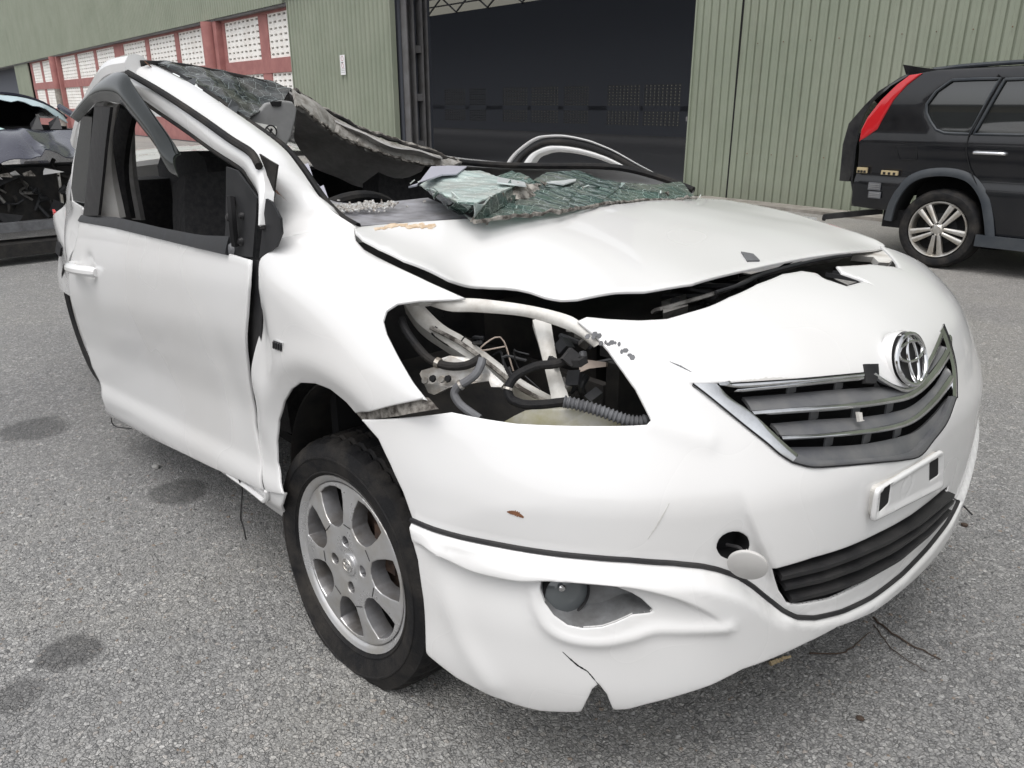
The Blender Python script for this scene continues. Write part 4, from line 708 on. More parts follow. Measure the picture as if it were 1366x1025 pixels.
wbox(bw, -46, 12, -.1, .38, BW-.09, BW); wbox(bw, -46, 12, .95, 1.13, BW-.09, BW); wbox(bw, -46, 12, 1.95, 5.55, BW-.09, BW); wbox(bw, -46, 12, 6.3, 8.6, BW-.09, BW)
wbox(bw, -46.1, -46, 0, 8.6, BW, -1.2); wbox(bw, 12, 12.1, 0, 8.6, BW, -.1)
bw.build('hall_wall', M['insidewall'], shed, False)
rf = MB(); wbox(rf, -76, 14.1, 8.6, 8.8, -2.5, .4); wbox(rf, -76, 14.1, 8.6, 8.8, -8.5, -4.0); wbox(rf, -76, 14.1, 8.6, 8.8, BW-.2, -11.5); rf.build('roof', M['insidewall'], shed, False)  # gaps in the unseen roof added and widened to brighten the hall
tr = MB()
for k in range(22):
    s = -46+2.6*k
    tr.bar(wp(s, 5.55, BW+.1), wp(s+1.3, 6.3, BW+.1), .06, .06); tr.bar(wp(s+1.3, 6.3, BW+.1), wp(s+2.6, 5.55, BW+.1), .06, .06)
wbox(tr, -46, 12, 5.9, 5.96, BW+.05, BW+.12)
tr.build('roof_truss', M['steelgrey'], shed, False)
kb = MB(); wbox(kb, -1.9, 14, -.02, .035, -.05, .34); k = kb.build('kerb', M['concrete'], None, False); k['kind'] = 'structure'
nb = thing('sky_block_wall', 'plain drab wall added to block the sky behind the back vent slots', 'wall', tuple(wp(-20, 0, BW-9)))  # wall added behind the hall to dim the daylight through its slots
mb = MB(); wbox(mb, -60, 20, 0, 12, BW-9.2, BW-9); mb.build('wall_panel', mat('drab_render', (.19, .185, .155), .9), nb, False)
# notice on the sliding door
sg = thing('notice_board', 'small white prohibition notice on the green sliding door', 'sign', tuple(wp(-11.92, 1.83, .16)))
mb = MB(); wbox(mb, -12.03, -11.81, 1.83, 2.24, .182, .19); mb.build('board', mat('white_sign', (.75, .75, .76), .5), sg, False)
M['signred'] = mat('faded_red_print', (.45, .22, .25), .6)
for cz, r in ((2.17, .05), (2.02, .045)):
    mb = MB(); v, f = tube_geo([wp(-11.92+r*math.cos(k), cz+r*math.sin(k), .191) for k in np.linspace(0, 2*math.pi, 25)], .005, 6, False); mb.add(v, f); mb.build('prohibition_ring', M['signred'], sg)
mb = MB(); wbox(mb, -11.98, -11.88, 2.075, 2.09, .19, .193); mb.build('print_bar', M['black_plastic'], sg, False)
for z in (1.95, 1.915, 1.88):
    mb = MB(); wbox(mb, -12.0, -11.84, z, z+.006, .19, .192); mb.build('print_line', M['grey_plastic'], sg, False)
# workshop across the yard, seen only as the band mirrored in glass and paint
op = thing('workshop_building', 'tan workshop across the yard, mirrored in the black car windows', 'building', (0, -24, 0))
mb = MB(); mb.box((-8, -24.2, 2.1), (70, .4, 4.2)); mb.build('wall', mat('tan_render', (.30, .24, .16), .9, build=mottled((.32, .26, .175), (.24, .19, .13), .8)), op, False)
mb = MB(); mb.box((-8, -23.8, 4.3), (72, 1.6, .25)); mb.build('roof_edge', M['steelgrey'], op, False)
for x in range(-38, 26, 7):
    mb = MB(); mb.box((x, -23.97, 1.5), (4.2, .10, 3.0)); mb.build('roller_door', M['steelgrey'], op, False)
# ------------------------------------------------------------------ the wrecked white car
car = thing('wrecked_car', 'white saloon car with a crushed roof, no headlamp and a flat front tyre', 'car', (0, 0, 0))
A3 = lambda k: np.asarray(D[k], float)
def drop(o, p, lift=0.):
    ok, loc, nrm, i = o.ray_cast(Vector((float(p[0]), float(p[1]), 3.)), Vector((0, 0, -1)))
    return np.array([p[0], p[1], (loc.z if ok else p[2])+lift])
def smooth01(x): x = np.clip(x, 0, 1); return x*x*(3-2*x)
GRV = A3('groove'); _o = np.argsort(GRV[:, 0]); GRV = GRV[_o]
def groove_z(phi):
    p = np.where(phi > GRV[-1, 0], -phi, phi); return np.interp(p, GRV[:, 0], GRV[:, 1])
K8 = np.array([.8, 1.])
def mir(P, k):      # the same feature on the other front corner
    Q = np.array(P); Q[:, 0] *= -1; return Q
NOSE = A3('nose_poly')*K8
def bumper_disp(q, P):
    x = q*K8
    dz = groove_z(q[:, 0])-q[:, 1]
    h = .013*smooth01(dz/.012)
    a = np.abs(q[:, 0])
    # the brow over the fog lamp: the skin drops away below a crisp line, then sweeps back out
    ru = A3('ridge_up'); o_ = np.argsort(-ru[:, 0]); ra = -ru[o_, 0]; rz = ip(a, ra, ru[o_, 1])
    fade = smooth01((ra[-1]+.01-a)/.10)*smooth01((a-ra[0]+.005)/.16)
    d = rz-q[:, 1]
    h = h+fade*(.004*np.exp(-((d+.006)/.010)**2)-.019*smooth01((d+.003)/.009)*np.exp(-(np.clip(d, 0, 1)/.075)**2))
    for pl in (A3('ridge_low'), mir(A3('ridge_low'), 0)):
        h = h+.0065*np.exp(-(dist_poly(x, spline(pl*K8, 60), False)/.012)**2)*smooth01((a-.40)/.18)
    h = h+.009*smooth01((.37-q[:, 1])/.13)*(1-smooth01((q[:, 0]+.85)/.45))
    h = h+.005*np.exp(-(dist_poly(x, spline(A3('lip_corner')*K8, 40), False)/.022)**2)
    s = dist_poly(x, NOSE); s = np.where(inside(x, NOSE), s, -s)
    kp = A3('kink'); ko = np.argsort(-kp[:, 0]); kz = np.interp(a, -kp[ko, 0], kp[ko, 1])
    e_ = np.clip(kz-q[:, 1], 0, .2); e_ = np.sqrt(e_*e_+.0002)-.0141
    h = h-.15*np.clip(e_, 0, .13)*(1-smooth01((s+.006)/.012))*smooth01((q[:, 1]-groove_z(q[:, 0])+.035)/.03)*smooth01((1.32-a)/.25)*smooth01((a-.47)/.06)*(q[:, 0] < 0)
    for pl in (A3('lamp_edge'),): h = h+.004*np.exp(-(dist_poly(x, pl*K8, False)/.016)**2)
    return h
FEAT = []
for k, of in (('ridge_up', (-.012, -.006, -.003, .0, .003, .006, .012)), ('ridge_low', (-.014, -.009, -.0045, 0, .0045, .009, .014)), ('groove', (-.002, .003, .007, .013))):
    for m_ in (1, -1):
        L_ = spline(A3(k)*K8*[m_, 1], 90) if k != 'groove' else spline(GRV*K8, 160)
        if k == 'groove' and m_ < 0: continue
        FEAT.append((L_, of if k != 'groove' else (-.013, -.007, -.003, .002)))
FEAT.append((np.vstack([NOSE[:8]]), (-.010, -.005, -.001, .003, .007)))
def out_c(P): return np.stack([P[:, 0]-XC, P[:, 1], 0*P[:, 0]+.15], 1)
bumper = panel('front_bumper', S_bumper, A3('bumper'), M['white'], car, [A3('lower_hole'), A3('grille_hole'), A3('fog_hole'), A3('tow_hole')],
               spacing=.0088, thick=.0035, roll=.0028, outward=out_c, disp=bumper_disp, scale=K8, angle=60, lines=FEAT)
def on_bumper(q, lift=0.):
    q = np.asarray(q, float); P = S_bumper(q); e = 1e-3
    N = np.cross(S_bumper(q+[e, 0])-S_bumper(q-[e, 0]), S_bumper(q+[0, e])-S_bumper(q-[0, e])); N /= np.linalg.norm(N, axis=1)[:, None]
    N *= np.sign((N*out_c(P)).sum(1))[:, None]
    return P+N*(bumper_disp(q, P)+lift)[:, None], N
# rubber strip in the groove above the lip
P, N = on_bumper(resample(np.vstack([GRV]), 120), .0035)
mb = MB(); mb.tube(P, .0046, 8); mb.build('rubber_strip', M['black_plastic'], bumper)
# marks: torn paint, a crack running up from the notch, scratches
def mark(name, key, w, m, lift=.0006, closed=False, n=30):
    q = A3(key)
    if closed:
        P, N = on_bumper(densify(q*K8, .004)/K8, lift); mb = MB(); mb.poly(P, .0012, N.mean(0)); return mb.build(name, m, bumper)
    P, N = on_bumper(resample(q, n), lift)
    T = np.gradient(P, axis=0); T /= np.linalg.norm(T, axis=1)[:, None]; Sd = np.cross(N, T)
    ww = w*np.sin(np.linspace(.25, 2.9, n))[:, None]*(1+.5*RNG.standard_normal((n, 1))*.5)
    mb = MB(); mb.strip(P+Sd*ww, P-Sd*ww, .001, 0, 1, N.mean(0)); return mb.build(name, m, bumper)
mark('crack', 'crack', .0014, M['dark'])
mark('scratch', 'scratch1', .004, M['rust'])
mark('scuff', 'scuff1', .0012, M['scuff']); mark('grime_line', 'dirtline', .0035, M['scuff'])
mark('paint_crack', 'cracks2', .0012, M['grey_plastic'])
for i in range(14):                # flaked paint beside the lamp opening
    w = A3('wear'); t = i/14; c = resample(w[:5], 15)[i]+RNG.normal(0, .0025, 2)
    k = c+np.stack([np.cos(np.linspace(0, 6.28, 7)[:-1])*RNG.uniform(.003, .008), np.sin(np.linspace(0, 6.28, 7)[:-1])*RNG.uniform(.002, .004)], 1)
    P, N = on_bumper(k, .0007); mb = MB(); mb.poly(P, .001, N.mean(0)); mb.build('flaked_paint', M['grey_plastic'], bumper, False)
# lower opening with its bars
def inward(key, off):
    P, N = on_bumper(densify(A3(key)*K8, .012)/K8, -off); return P, N
P, N = inward('lower_hole', .07); P0, N0 = inward('lower_hole', .002)
lg = MB(); lg.poly(P, .01, N.mean(0))
n = len(P); lg.add(list(P0)+list(P), [(i, (i+1) % n, n+(i+1) % n, n+i) for i in range(n)])
low = lg.build('lower_grille', M['black_plastic'], bumper, False)
for b in D['lower_bars']:
    b = resample(np.array(b), 24); o = np.stack([b[:, 0]-XC, b[:, 1], 0*b[:, 0]], 1); o /= np.linalg.norm(o, axis=1)[:, None]
    mb = MB(); mb.strip(b+o*.022+[0, 0, .008], b-o*.01+[0, 0, .012], .009, .002, 3, (0, 0, 1)); mb.build('grille_bar', M['black_plastic'], low)
# fog lamp in its grey pod
P0, N0 = inward('fog_hole', .001); P1, _ = inward('fog_hole', .030); c1 = P1.mean(0); Nf = N0.mean(0); Nf /= np.linalg.norm(Nf)
P2 = c1+(P1-c1)*.72-Nf*.02
fp = MB(); n = len(P0)
fp.add(list(P0)+list(P1)+list(P2), [(i, (i+1) % n, n+(i+1) % n, n+i) for i in range(n)]+[(n+i, n+(i+1) % n, 2*n+(i+1) % n, 2*n+i) for i in range(n)])
fp.poly(P2, .004, Nf)
M['pod'] = mat('grey_painted_pod', (.20, .205, .21), .45, build=mottled((.22, .225, .23), (.14, .14, .14), 25, .05))
fog = fp.build('fog_lamp_pod', M['pod'], bumper, True, 50)
fc = np.array(D['fog'][0])+np.array([0, 0, .006]); ax = np.array([.86, -.42, .12])
lm = MB(); lm.lathe([(.0, -.012), (.035, -.012), (.039, .004), (.041, .006), (.0425, -.004), (.0425, -.03)], fc, ax, 32)
lamp = lm.build('fog_lamp', M['black_plastic'], bumper)
M['lens'] = mat('fog_lamp_lens', (.10, .11, .115), .06, coat=1.)
lm = MB(); lm.lathe([(.0, .010), (.014, .0095), (.028, .0065), (.038, .001)], fc, ax, 32); lm.build('lens', M['lens'], lamp)
lm = MB(); lm.lathe([(.0, .0125), (.004, .012), (.0065, .0095)], fc+np.array([.0, -.014, .020]), ax, 12); lm.build('bulb_glint', M['chrome'], lamp)  # chrome bead in front of the lens, standing in for a highlight
# towing-eye hole and its painted cover hanging out
P0, N0 = inward('tow_hole', .001); P1, N1 = inward('tow_hole', .04)
tb = MB(); n = len(P0); tb.add(list(P0)+list(P1), [(i, (i+1) % n, n+(i+1) % n, n+i) for i in range(n)]); tb.poly(P1, .003, N1.mean(0)); tb.build('towing_eye_hole', M['dark'], bumper)
dcn = np.array(D['disc'][0])+np.array([.012, -.006, .0]); dax = np.array([.454, -.83, -.28]); M['primer'] = mat('dull_white_cover', (.50, .49, .475), .6)
tb = MB(); tb.lathe([(0, .004), (.029, .0035), (.0315, .002), (.032, 0), (.0315, -.003), (0, -.003)], dcn, dax, 40); tb.build('towing_eye_cover', M['primer'], bumper)
tb = MB(); tb.tube(spline([dcn+[-.01, 0, .012], dcn+[-.02, .006, .02], np.array(D['tow'][0])+[-.02, 0, .0]], 10), .003, 6); tb.build('cover_strap', M['black_plastic'], bumper)
# number-plate holder, its plate gone
pl = A3('plate'); pc = pl.mean(0); pu = (pl[1]-pl[0])+(pl[2]-pl[3]); pu /= np.linalg.norm(pu); pv = (pl[0]-pl[3])+(pl[1]-pl[2]); pv -= pu*(pv@pu); pv /= np.linalg.norm(pv); pn = np.cross(pu, pv)
if pn[0] < 0: pn = -pn
pw = np.linalg.norm(pl[1]-pl[0]); ph = np.linalg.norm(pl[0]-pl[3])
to2 = lambda P: np.stack([(np.asarray(P)-pc)@pu, (np.asarray(P)-pc)@pv], 1)
o2 = to2(pl); o2r = []
for i in range(4):                      # rounded corners
    a, b, c = o2[i-1], o2[i], o2[(i+1) % 4]; r = .016; u1 = (a-b)/np.linalg.norm(a-b); u2 = (c-b)/np.linalg.norm(c-b)
    for t in np.linspace(0, 1, 6): o2r.append(b+u1*r*(1-t)**2+u2*r*t**2)
def rrect(P, k=.004):
    out = []; P = np.asarray(P)
    for i in range(len(P)):
        a, b, c = P[i-1], P[i], P[(i+1) % len(P)]; u1 = (a-b)/np.linalg.norm(a-b); u2 = (c-b)/np.linalg.norm(c-b)
        for t in np.linspace(0, 1, 5): out.append(b+u1*k*(1-t)**2+u2*k*t**2)
    return np.array(out)
s1, s2 = [rrect(q_.mean(0)+(q_-q_.mean(0))*[.85, .8]) for q_ in (to2(A3('plate_slot1')), to2(A3('plate_slot2')))]
S_pl = lambda q: pc+q[:, :1]*pu+q[:, 1:2]*pv
def pl_disp(q, P):
    d = dist_poly(q, np.array(o2r)); return -.004*smooth01((d-.008)/.006)-.0015*np.exp(-((np.hypot(q[:, 0]-to2(A3('plate_circle'))[0, 0], q[:, 1]-to2(A3('plate_circle'))[0, 1])-.022)/.002)**2)
hold = panel('number_plate_holder', S_pl, o2r, M['white'], car, [s1, s2], .006, .004, .004, outward=(1, 0, 0), disp=pl_disp)
hb = MB(); hb.poly(S_pl(np.array(o2r)*.93)-pn*.006, .016, pn); hb.build('holder_back', M['white_in'], hold, False)
for s in (s1, s2):
    hb = MB(); hb.poly(S_pl(s.mean(0)+(s-s.mean(0))*1.1)-pn*.0052, .002, pn); hb.build('slot_back', M['dark'], hold, False)
# grille: blades with chrome edges, surround, mesh behind
P, N = inward('grille_hole', .075); P0, N0 = inward('grille_hole', .004)
gb = MB(); gb.poly(P, .01, N.mean(0)); n = len(P); gb.add(list(P0)+list(P), [(i, (i+1) % n, n+(i+1) % n, n+i) for i in range(n)])
grille = gb.build('grille', M['dark'], car, False)
for a, b in D['grille_blades']:
    a = spline(a, 40); b = spline(b, 40); mb = MB(); mb.strip(a, b, .006, .002, 4, (1, 0, .4)); mb.build('blade', M['grille'], grille)
for a, b in D['grille_slats']:
    a = spline(a, 40); b = spline(b, 40); mb = MB(); mb.strip(a, b, .01, .003, 4, (1, 0, .4)); mb.build('chrome_strip', M['chrome'], grille)
for k in ('surround_l', 'surround_b', 'surround_r', 'surround_t', 'surround_e'):
    a, b = D[k]; a = spline(a, 40); b = spline(b, 40); mb = MB(); mb.strip(a, b, .008, .002, 4, (1, -.2, .2)); mb.build('chrome_surround' if k in ('surround_l', 'surround_r', 'surround_t') else 'surround', M['chrome'] if k != 'surround_b' else M['grille'], grille)
for k in ('surround_l', 'surround_b', 'surround_r', 'surround_t'):
    mb = MB(); mb.tube(spline(D[k][0], 40), .0016, 6); mb.build('surround_gap', M['dark'], grille)
for a, b in D['grille_blades']:
    a = spline(a, 30); b = spline(b, 30)
    for i in (5, 10, 15):               # upright ribs between the blades
        mb = MB(); mb.bar(a[i]+[-.01, 0, -.004], a[i]+[-.01, 0, .016], .003, .03, (0, 1, 0)); mb.build('rib', M['grille'], grille)
tp = A3('tape'); P, N = on_bumper(tp, .003); mb = MB(); mb.poly(P, .008, N.mean(0)); mb.build('torn_tape', M['black_plastic'], grille, False)
mb = MB(); mb.poly(A3('clip_white'), .006); mb.build('broken_clip', M['white_in'], grille, False)
# emblem: upright ring with two crossed ovals inside
ec = np.array(D['emblem'][0])+np.array([.004, -.010, .004]); en = np.array([.93, -.10, .34]); en /= np.linalg.norm(en); eu = np.cross([0, 0, 1.], en); eu /= np.linalg.norm(eu); ev = np.cross(en, eu)
def oval(cx, cy, rx, ry, w, name, m, par, t=.004, lift=0., n=48):
    an = np.linspace(0, 2*math.pi, n+1)
    pts = [ec+eu*(cx+rx*math.cos(k))+ev*(cy+ry*math.sin(k))+en*(lift+.004*(1-((cx+rx*math.cos(k))/.06)**2)) for k in an]
    mb = MB(); v, f = tube_geo(pts, w, 8, False); mb.add(v, f); return mb.build(name, m, par)
emb = MB(); an = np.linspace(0, 2*math.pi, 49)[:-1]
emb.poly([ec+eu*.048*math.cos(k)+ev*.046*math.sin(k)-en*.001 for k in an], .014, en); emblem = emb.build('emblem', M['black_plastic'], car)
oval(0, 0, .049, .047, .0044, 'ring', M['chrome'], emblem, lift=.002)
oval(0, 0.015, .041, .018, .0032, 'inner_oval', M['chrome'], emblem, lift=.002)
oval(0, -.001, .0150, .0415, .0032, 'inner_oval', M['chrome'], emblem, lift=.002)
mb = MB(); mb.lathe([(.055, -.026), (.056, -.010), (.053, -.004), (.049, -.008)], ec, en, 48); mb.build('emblem_seat', M['white'], emblem)

# ---- bonnet, thrown up off its catch and buckled at the near front corner
hood = skin('bonnet', A3('hood'), A3('hood_c'), M['white'], car, (0.12, 0, 1), spacing=.02, thick=.004, roll=.0028, lam=2e-3, angle=60)
mb = MB(); mb.poly([drop(hood, p, .004) for p in A3('hood_slot')], .006, (0, 0, 1)); mb.build('washer_jet', M['grey_plastic'], hood, False)
M['bare'] = mat('scraped_bare_paint', (.45, .33, .2), .8, build=mottled((.62, .52, .40), (.42, .29, .18), 60, .1))
for k in range(16):
    c = np.array(D['hood'][1])*(1-k/16)+np.array(D['hood'][3])*(k/16)+[RNG.uniform(.012, .026), RNG.uniform(-.01, .01), .0]
    an = np.linspace(0, 6.28, 8)[:-1]; rr = RNG.uniform(.002, .007, 7)
    mb = MB(); mb.poly([drop(hood, c+[rr[i]*math.cos(an[i])*1.3, rr[i]*math.sin(an[i])*2.0, 0], .0012) for i in range(7)], .0011, (0, 0, 1)); mb.build('scraped_patch', M['bare'], hood, False)
# ---- near front wing, door, sill
ARC = np.array([.02, .36])
def fender_disp(q, P):
    r = np.hypot(q[:, 0]-.08, q[:, 1]-.40)
    h = .010*np.exp(-((r-.36)/.035)**2)*smooth01((q[:, 1]-.45)/.1)
    h = h-.018*np.exp(-((q[:, 0]+.19)/.045)**2-((q[:, 1]-.78)/.10)**2)+.008*np.exp(-((q[:, 0]+.26)/.04)**2-((q[:, 1]-.66)/.08)**2)
    return h
fender = panel('front_wing', S_side, A3('fender'), M['white'], car, spacing=.013, thick=.003, roll=.0028, outward=(0, -1, .3), disp=fender_disp, angle=60)
bd = np.array(D['badge']); mb = MB(); mb.poly(S_side(bd)+[0, -.006, 0], .01, (0, -1, 0)); badge = mb.build('wing_badge', M['chrome'], fender, False)
bx = S_side(bd)
for k in range(4):
    t = (k+.5)/4; c = bx[0]*(1-t)+bx[1]*t; d = bx[3]*(1-t)+bx[2]*t; mb = MB(); mb.bar(c*.85+d*.15+[0, -.0075, 0], c*.15+d*.85+[0, -.0075, 0], .004, .003, (0, 1, 0)); mb.build('letter', M['trim'], badge, False)
a, b = D['fender_strip']; mb = MB(); mb.strip(resample(np.array(a), 12), resample(np.array(b), 12), .004, 0, 2); mb.build('exposed_edge', M['dirty'], fender)
def door_disp(q, P):
    h = -.013*np.exp(-(((q[:, 0]+1.385)/.06)**2+((q[:, 1]-.735)/.042)**2)**2)       # hollow behind the handle
    return h-.004*np.exp(-((q[:, 0]+.40)/.06)**2-((q[:, 1]-.6)/.12)**2)
door = panel('front_door', S_side, A3('door'), M['white'], car, spacing=.016, thick=.004, roll=.003, outward=(0, -1, .2), disp=door_disp, push=.004, angle=60)
h0, h1, hc2 = [S_side(np.array([p]))[0] for p in D['handle_c']]
hp = spline([h0+[0, -.004, 0], h0*.75+h1*.25+[0, -.032, .002], h0*.35+h1*.65+[0, -.033, .002], h1+[0, -.004, -.002]], 16)
mb = MB(); mb.tube(hp, .5*np.array([.03]+[.034]*14+[.026]), 10); handle = mb.build('handle', M['white'], door)
mb = MB(); mb.lathe([(0, .0), (.010, .0), (.012, -.003)], h0+[.014, -.028, 0], (0, -1, 0), 16); mb.build('keyhole', M['steel'], handle)
a, b = D['belt']; mb = MB(); mb.strip(resample(np.array(a)+[0, -.004, 0], 20), resample(np.array(b)+[0, -.008, 0], 20), .008, .001, 4, (0, -1, .3)); mb.build('belt_trim', M['trim'], door)
mb = MB(); mb.poly(A3('mirror_plate')+[0, -.012, 0], .005, (0, -1, .15)); plate = mb.build('mirror_mount', M['trim'], door, False)
for (x, z, r) in ((-.30, 1.0, .011), (-.255, .955, .010), (-.235, 1.01, .008), (-.31, .93, .016)):
    mb = MB(); mb.lathe([(0, .008), (r*.6, .007), (r, 0)], (x, -.813, z), (0, -1, .15), 10); mb.build('mount_stud', M['black_plastic'] if r < .0155 else M['grey_plastic'], plate)
mb = MB(); mb.tube(spline([(-.27, -.818, 1.045), (-.255, -.826, 1.01), (-.262, -.824, .975), (-.27, -.82, .945)], 16), .009, 6); mb.build('torn_socket', M['dark'], plate)
mb = MB(); mb.poly(A3('mirror_sail')+[0, .004, 0], .005, (0, -1, 0)); mb.build('mirror_sail', M['trim'], door, False)
mb = MB(); mb.poly(A3('seal_a')+[0, .012, 0], .004, (0, -1, 0)); mb.build('door_seal', M['rubber'], car, False)
a, b = D['frame']; a = spline(a, 60); b = spline(b, 60); mb = MB(); mb.strip(a, b, .02, .006, 6, (0, -1, .3)); mb.build('window_frame', M['white'], door)
mb = MB(); mb.tube(b+[0, .006, -.006], .008, 8); mb.build('window_seal', M['rubber'], door)
# black strip set in the open shut line to paint its shade
g = A3('door_gap'); mb = MB(); mb.strip(g+[-.03, 0, 0], g+[.05, 0, 0], .004, 0, 2, (0, -1, 0)); mb.build('shut_line_shade', M['black_plastic'], car)
sb = panel('sill', S_side, A3('sill'), M['white'], car, spacing=.02, thick=.003, roll=.004, outward=(0, -1, 0), push=-.008)
mb = MB(); mb.tube(spline(D['white_pipe'], 24), .007, 8); mb.build('bent_edge', M['white'], sb)
# ---- pillars and roof
a, b = D['pillar_a']; pa = spline(a, 70); pb = spline(b, 70); mb = MB(); mb.strip(np.vstack([pa, pa[-1:]+[.01, .012, -.03]]), np.vstack([pb, pb[-1:]+[.012, .01, -.03]]), .03, np.r_[np.interp(np.arange(70), [0, 52, 69], [.012, .012, .0]), 0], 8, (.3, -1, .5)); pil = mb.build('windscreen_pillar', M['white'], car, angle=60)
mb = MB(); mb.tube(spline(D['pillar_rubber'], 60)+np.array([.002, .004, -.002]), .008, 8); mb.build('screen_rubber', M['rubber'], pil)
sa = spline(np.array(D['frame'][0])[:7], 50); mb = MB(); mb.tube(sa+[0, -.006, .008], .0085, 8); mb.build('gutter_seal', M['rubber'], pil)
for c, r in (((-.165, -.757, 1.055), .022), ((-1.02, -.676, 1.325), .016), ((-.30, -.71, 1.13), .007), ((-.22, -.715, 1.06), .007)):
    an = np.linspace(0, 6.28, 12)[:-1]; u = np.array([.75, .25, -.6]); w = np.array([.3, -.75, .45])
    mb = MB(); mb.poly([np.array(c)+np.array([.004, -.012, .008])+u*r*RNG.uniform(.4, 1.2)*math.cos(k)+w*r*RNG.uniform(.3, .9)*math.sin(k) for k in an], .006, (.4, -.7, .6)); mb.build('rust_patch', M['rust'], pil, False)
H = spline(D['header'], 80)
# outer roof skin falling back and to the far side from the near front corner
rear = np.array([(-1.75, -.66, 1.15), (-2.0, -.52, 1.19), (-2.25, -.25, 1.19), (-2.35, .05, 1.14), (-2.4, .35, 1.06), (-2.3, .60, 1.0), (-1.9, .72, .93), (-1.2, .77, .90)])
Rr = spline(rear, 80); mbv = []; nR = 16
for i in range(80):
    for j in range(nR+1):
        t = j/nR; p = H[i]*(1-t)+Rr[i]*t; p = p+[0, 0, .05*math.sin(math.pi*t)*(1-i/90)+.012*math.sin(9*t+i*.25)*math.sin(math.pi*t)]
        mbv.append(p)
F = [(i*(nR+1)+j, i*(nR+1)+j+1, (i+1)*(nR+1)+j+1, (i+1)*(nR+1)+j) for i in range(79) for j in range(nR)]
V = np.array(mbv); fn = np.zeros((len(V), 3)); fn[:, 2] = 1
VV, FF = thicken(V, fn, np.array([t for f in F for t in ((f[0], f[1], f[2]), (f[0], f[2], f[3]))]), .012)
roof = meshobj('roof', VV, FF, M['white'], car, True, 60)
rail = [(-1.06, -.70, 1.325), (-1.2, -.715, 1.315), (-1.35, -.715, 1.27), (-1.55, -.71, 1.19), (-1.8, -.68, 1.10)]
mb = MB(); mb.tube(spline(rail, 30), .035, 10); mb.build('roof_rail', M['white'], roof)
mb = MB(); mb.tube(spline(D['header'][:6], 40)+np.array([.004, 0, -.006]), .009, 8); mb.build('header_seal', M['rubber'], roof)
a, b = D['header_strip']; mb = MB(); hw = RNG.normal(0, .0025, (50, 3)); mb.strip(spline(a, 50)+[.02, 0, 0], spline(b, 50)+[.03, 0, 0]+hw, .01, .005, 5, (1, 0, 0)); mb.build('header_rail', M['headgrey'], roof)
mb = MB(); mb.tube(spline(b, 70)+[.034, 0, 0]+RNG.normal(0, .002, (70, 3)), .003+.003*RNG.random(70), 6); mb.build('torn_flange', M['dirty'], roof)
hp = spline(D['header'][5:10], 60); jit = np.cumsum(RNG.normal(0, .0018, (60, 3)), 0); jit -= np.linspace(0, 1, 60)[:, None]*jit[-1]
mb = MB(); mb.tube(hp+jit+[.004, 0, .004], .006+.003*RNG.random(60), 6); mb.build('torn_edge', M['dirty'], roof)
mb = MB(); mb.tube(hp+jit*1.4+[.012, 0, -.006], .007, 6); mb.build('torn_seal', M['rubber'], roof)
mb = MB(); mb.tube(spline(D['header_black'], 70), .011, 8); mb.build('screen_rubber', M['rubber'], roof)
head = skin('headlining', A3('headliner'), A3('headliner_c'), M['grey_cloth'], car, (1, -.25, -.3), spacing=.03, thick=.006, lam=1e-4,
            disp=lambda q, P: .006*np.sin(q[:, 0]*30)*np.sin(q[:, 1]*22))
mb = MB(); mb.poly(A3('sunvisor'), .018, (1, 0, 0)); sv = mb.build('sun_visor', M['visor_grey'], car, False)
bm_ = bpy.data.objects[sv.name].modifiers.new('bevel', 'BEVEL'); bm_.width = .006; bm_.segments = 3
mb = MB(); mb.poly(A3('visor_label'), .002, (1, 0, 0)); M['label'] = mat('printed_label', (.85, .84, .80), .6)
lab = mb.build('warning_label', M['label'], sv, False)
sc_ = np.array(D['label_sign'][0]); mb = MB(); v, f = tube_geo([sc_+[.003, .017*math.cos(k), .017*math.sin(k)] for k in np.linspace(0, 2*math.pi, 25)], .0022, 6, False); mb.add(v, f)
mb.bar(sc_+[.003, -.011, .011], sc_+[.003, .011, -.011], .003, .002, (1, 0, 0)); mb.bar(sc_+[.002, -.006, -.008], sc_+[.002, .004, .008], .006, .002, (1, 0, 0)); mb.build('prohibition_sign', M['black_plastic'], lab)
vl = A3('visor_label')
for k in range(6):
    t = .18+.12*k; p0 = vl[0]*(1-t)+vl[5]*t; p1 = vl[1]*(1-t)+vl[4]*t; mb = MB(); mb.bar(p0*.85+p1*.15+[.002, 0, 0], p0*.15+p1*.85+[.002, 0, 0], .002, .0025, (1, 0, 0)); mb.build('print_line', M['grey_plastic'], lab, False)
mb = MB(); mb.poly(A3('visor_slot'), .006, (1, 0, 0)); mb.build('mirror_slot', M['dark'], sv, False)
# rain deflector over the front window, hanging loose
a, b = D['visor']; mb = MB(); mb.strip(spline(a, 60), spline(b, 60), .004, .020, 10, (0, -1, .4)); mb.build('rain_deflector', M['dark_plastic'], car)
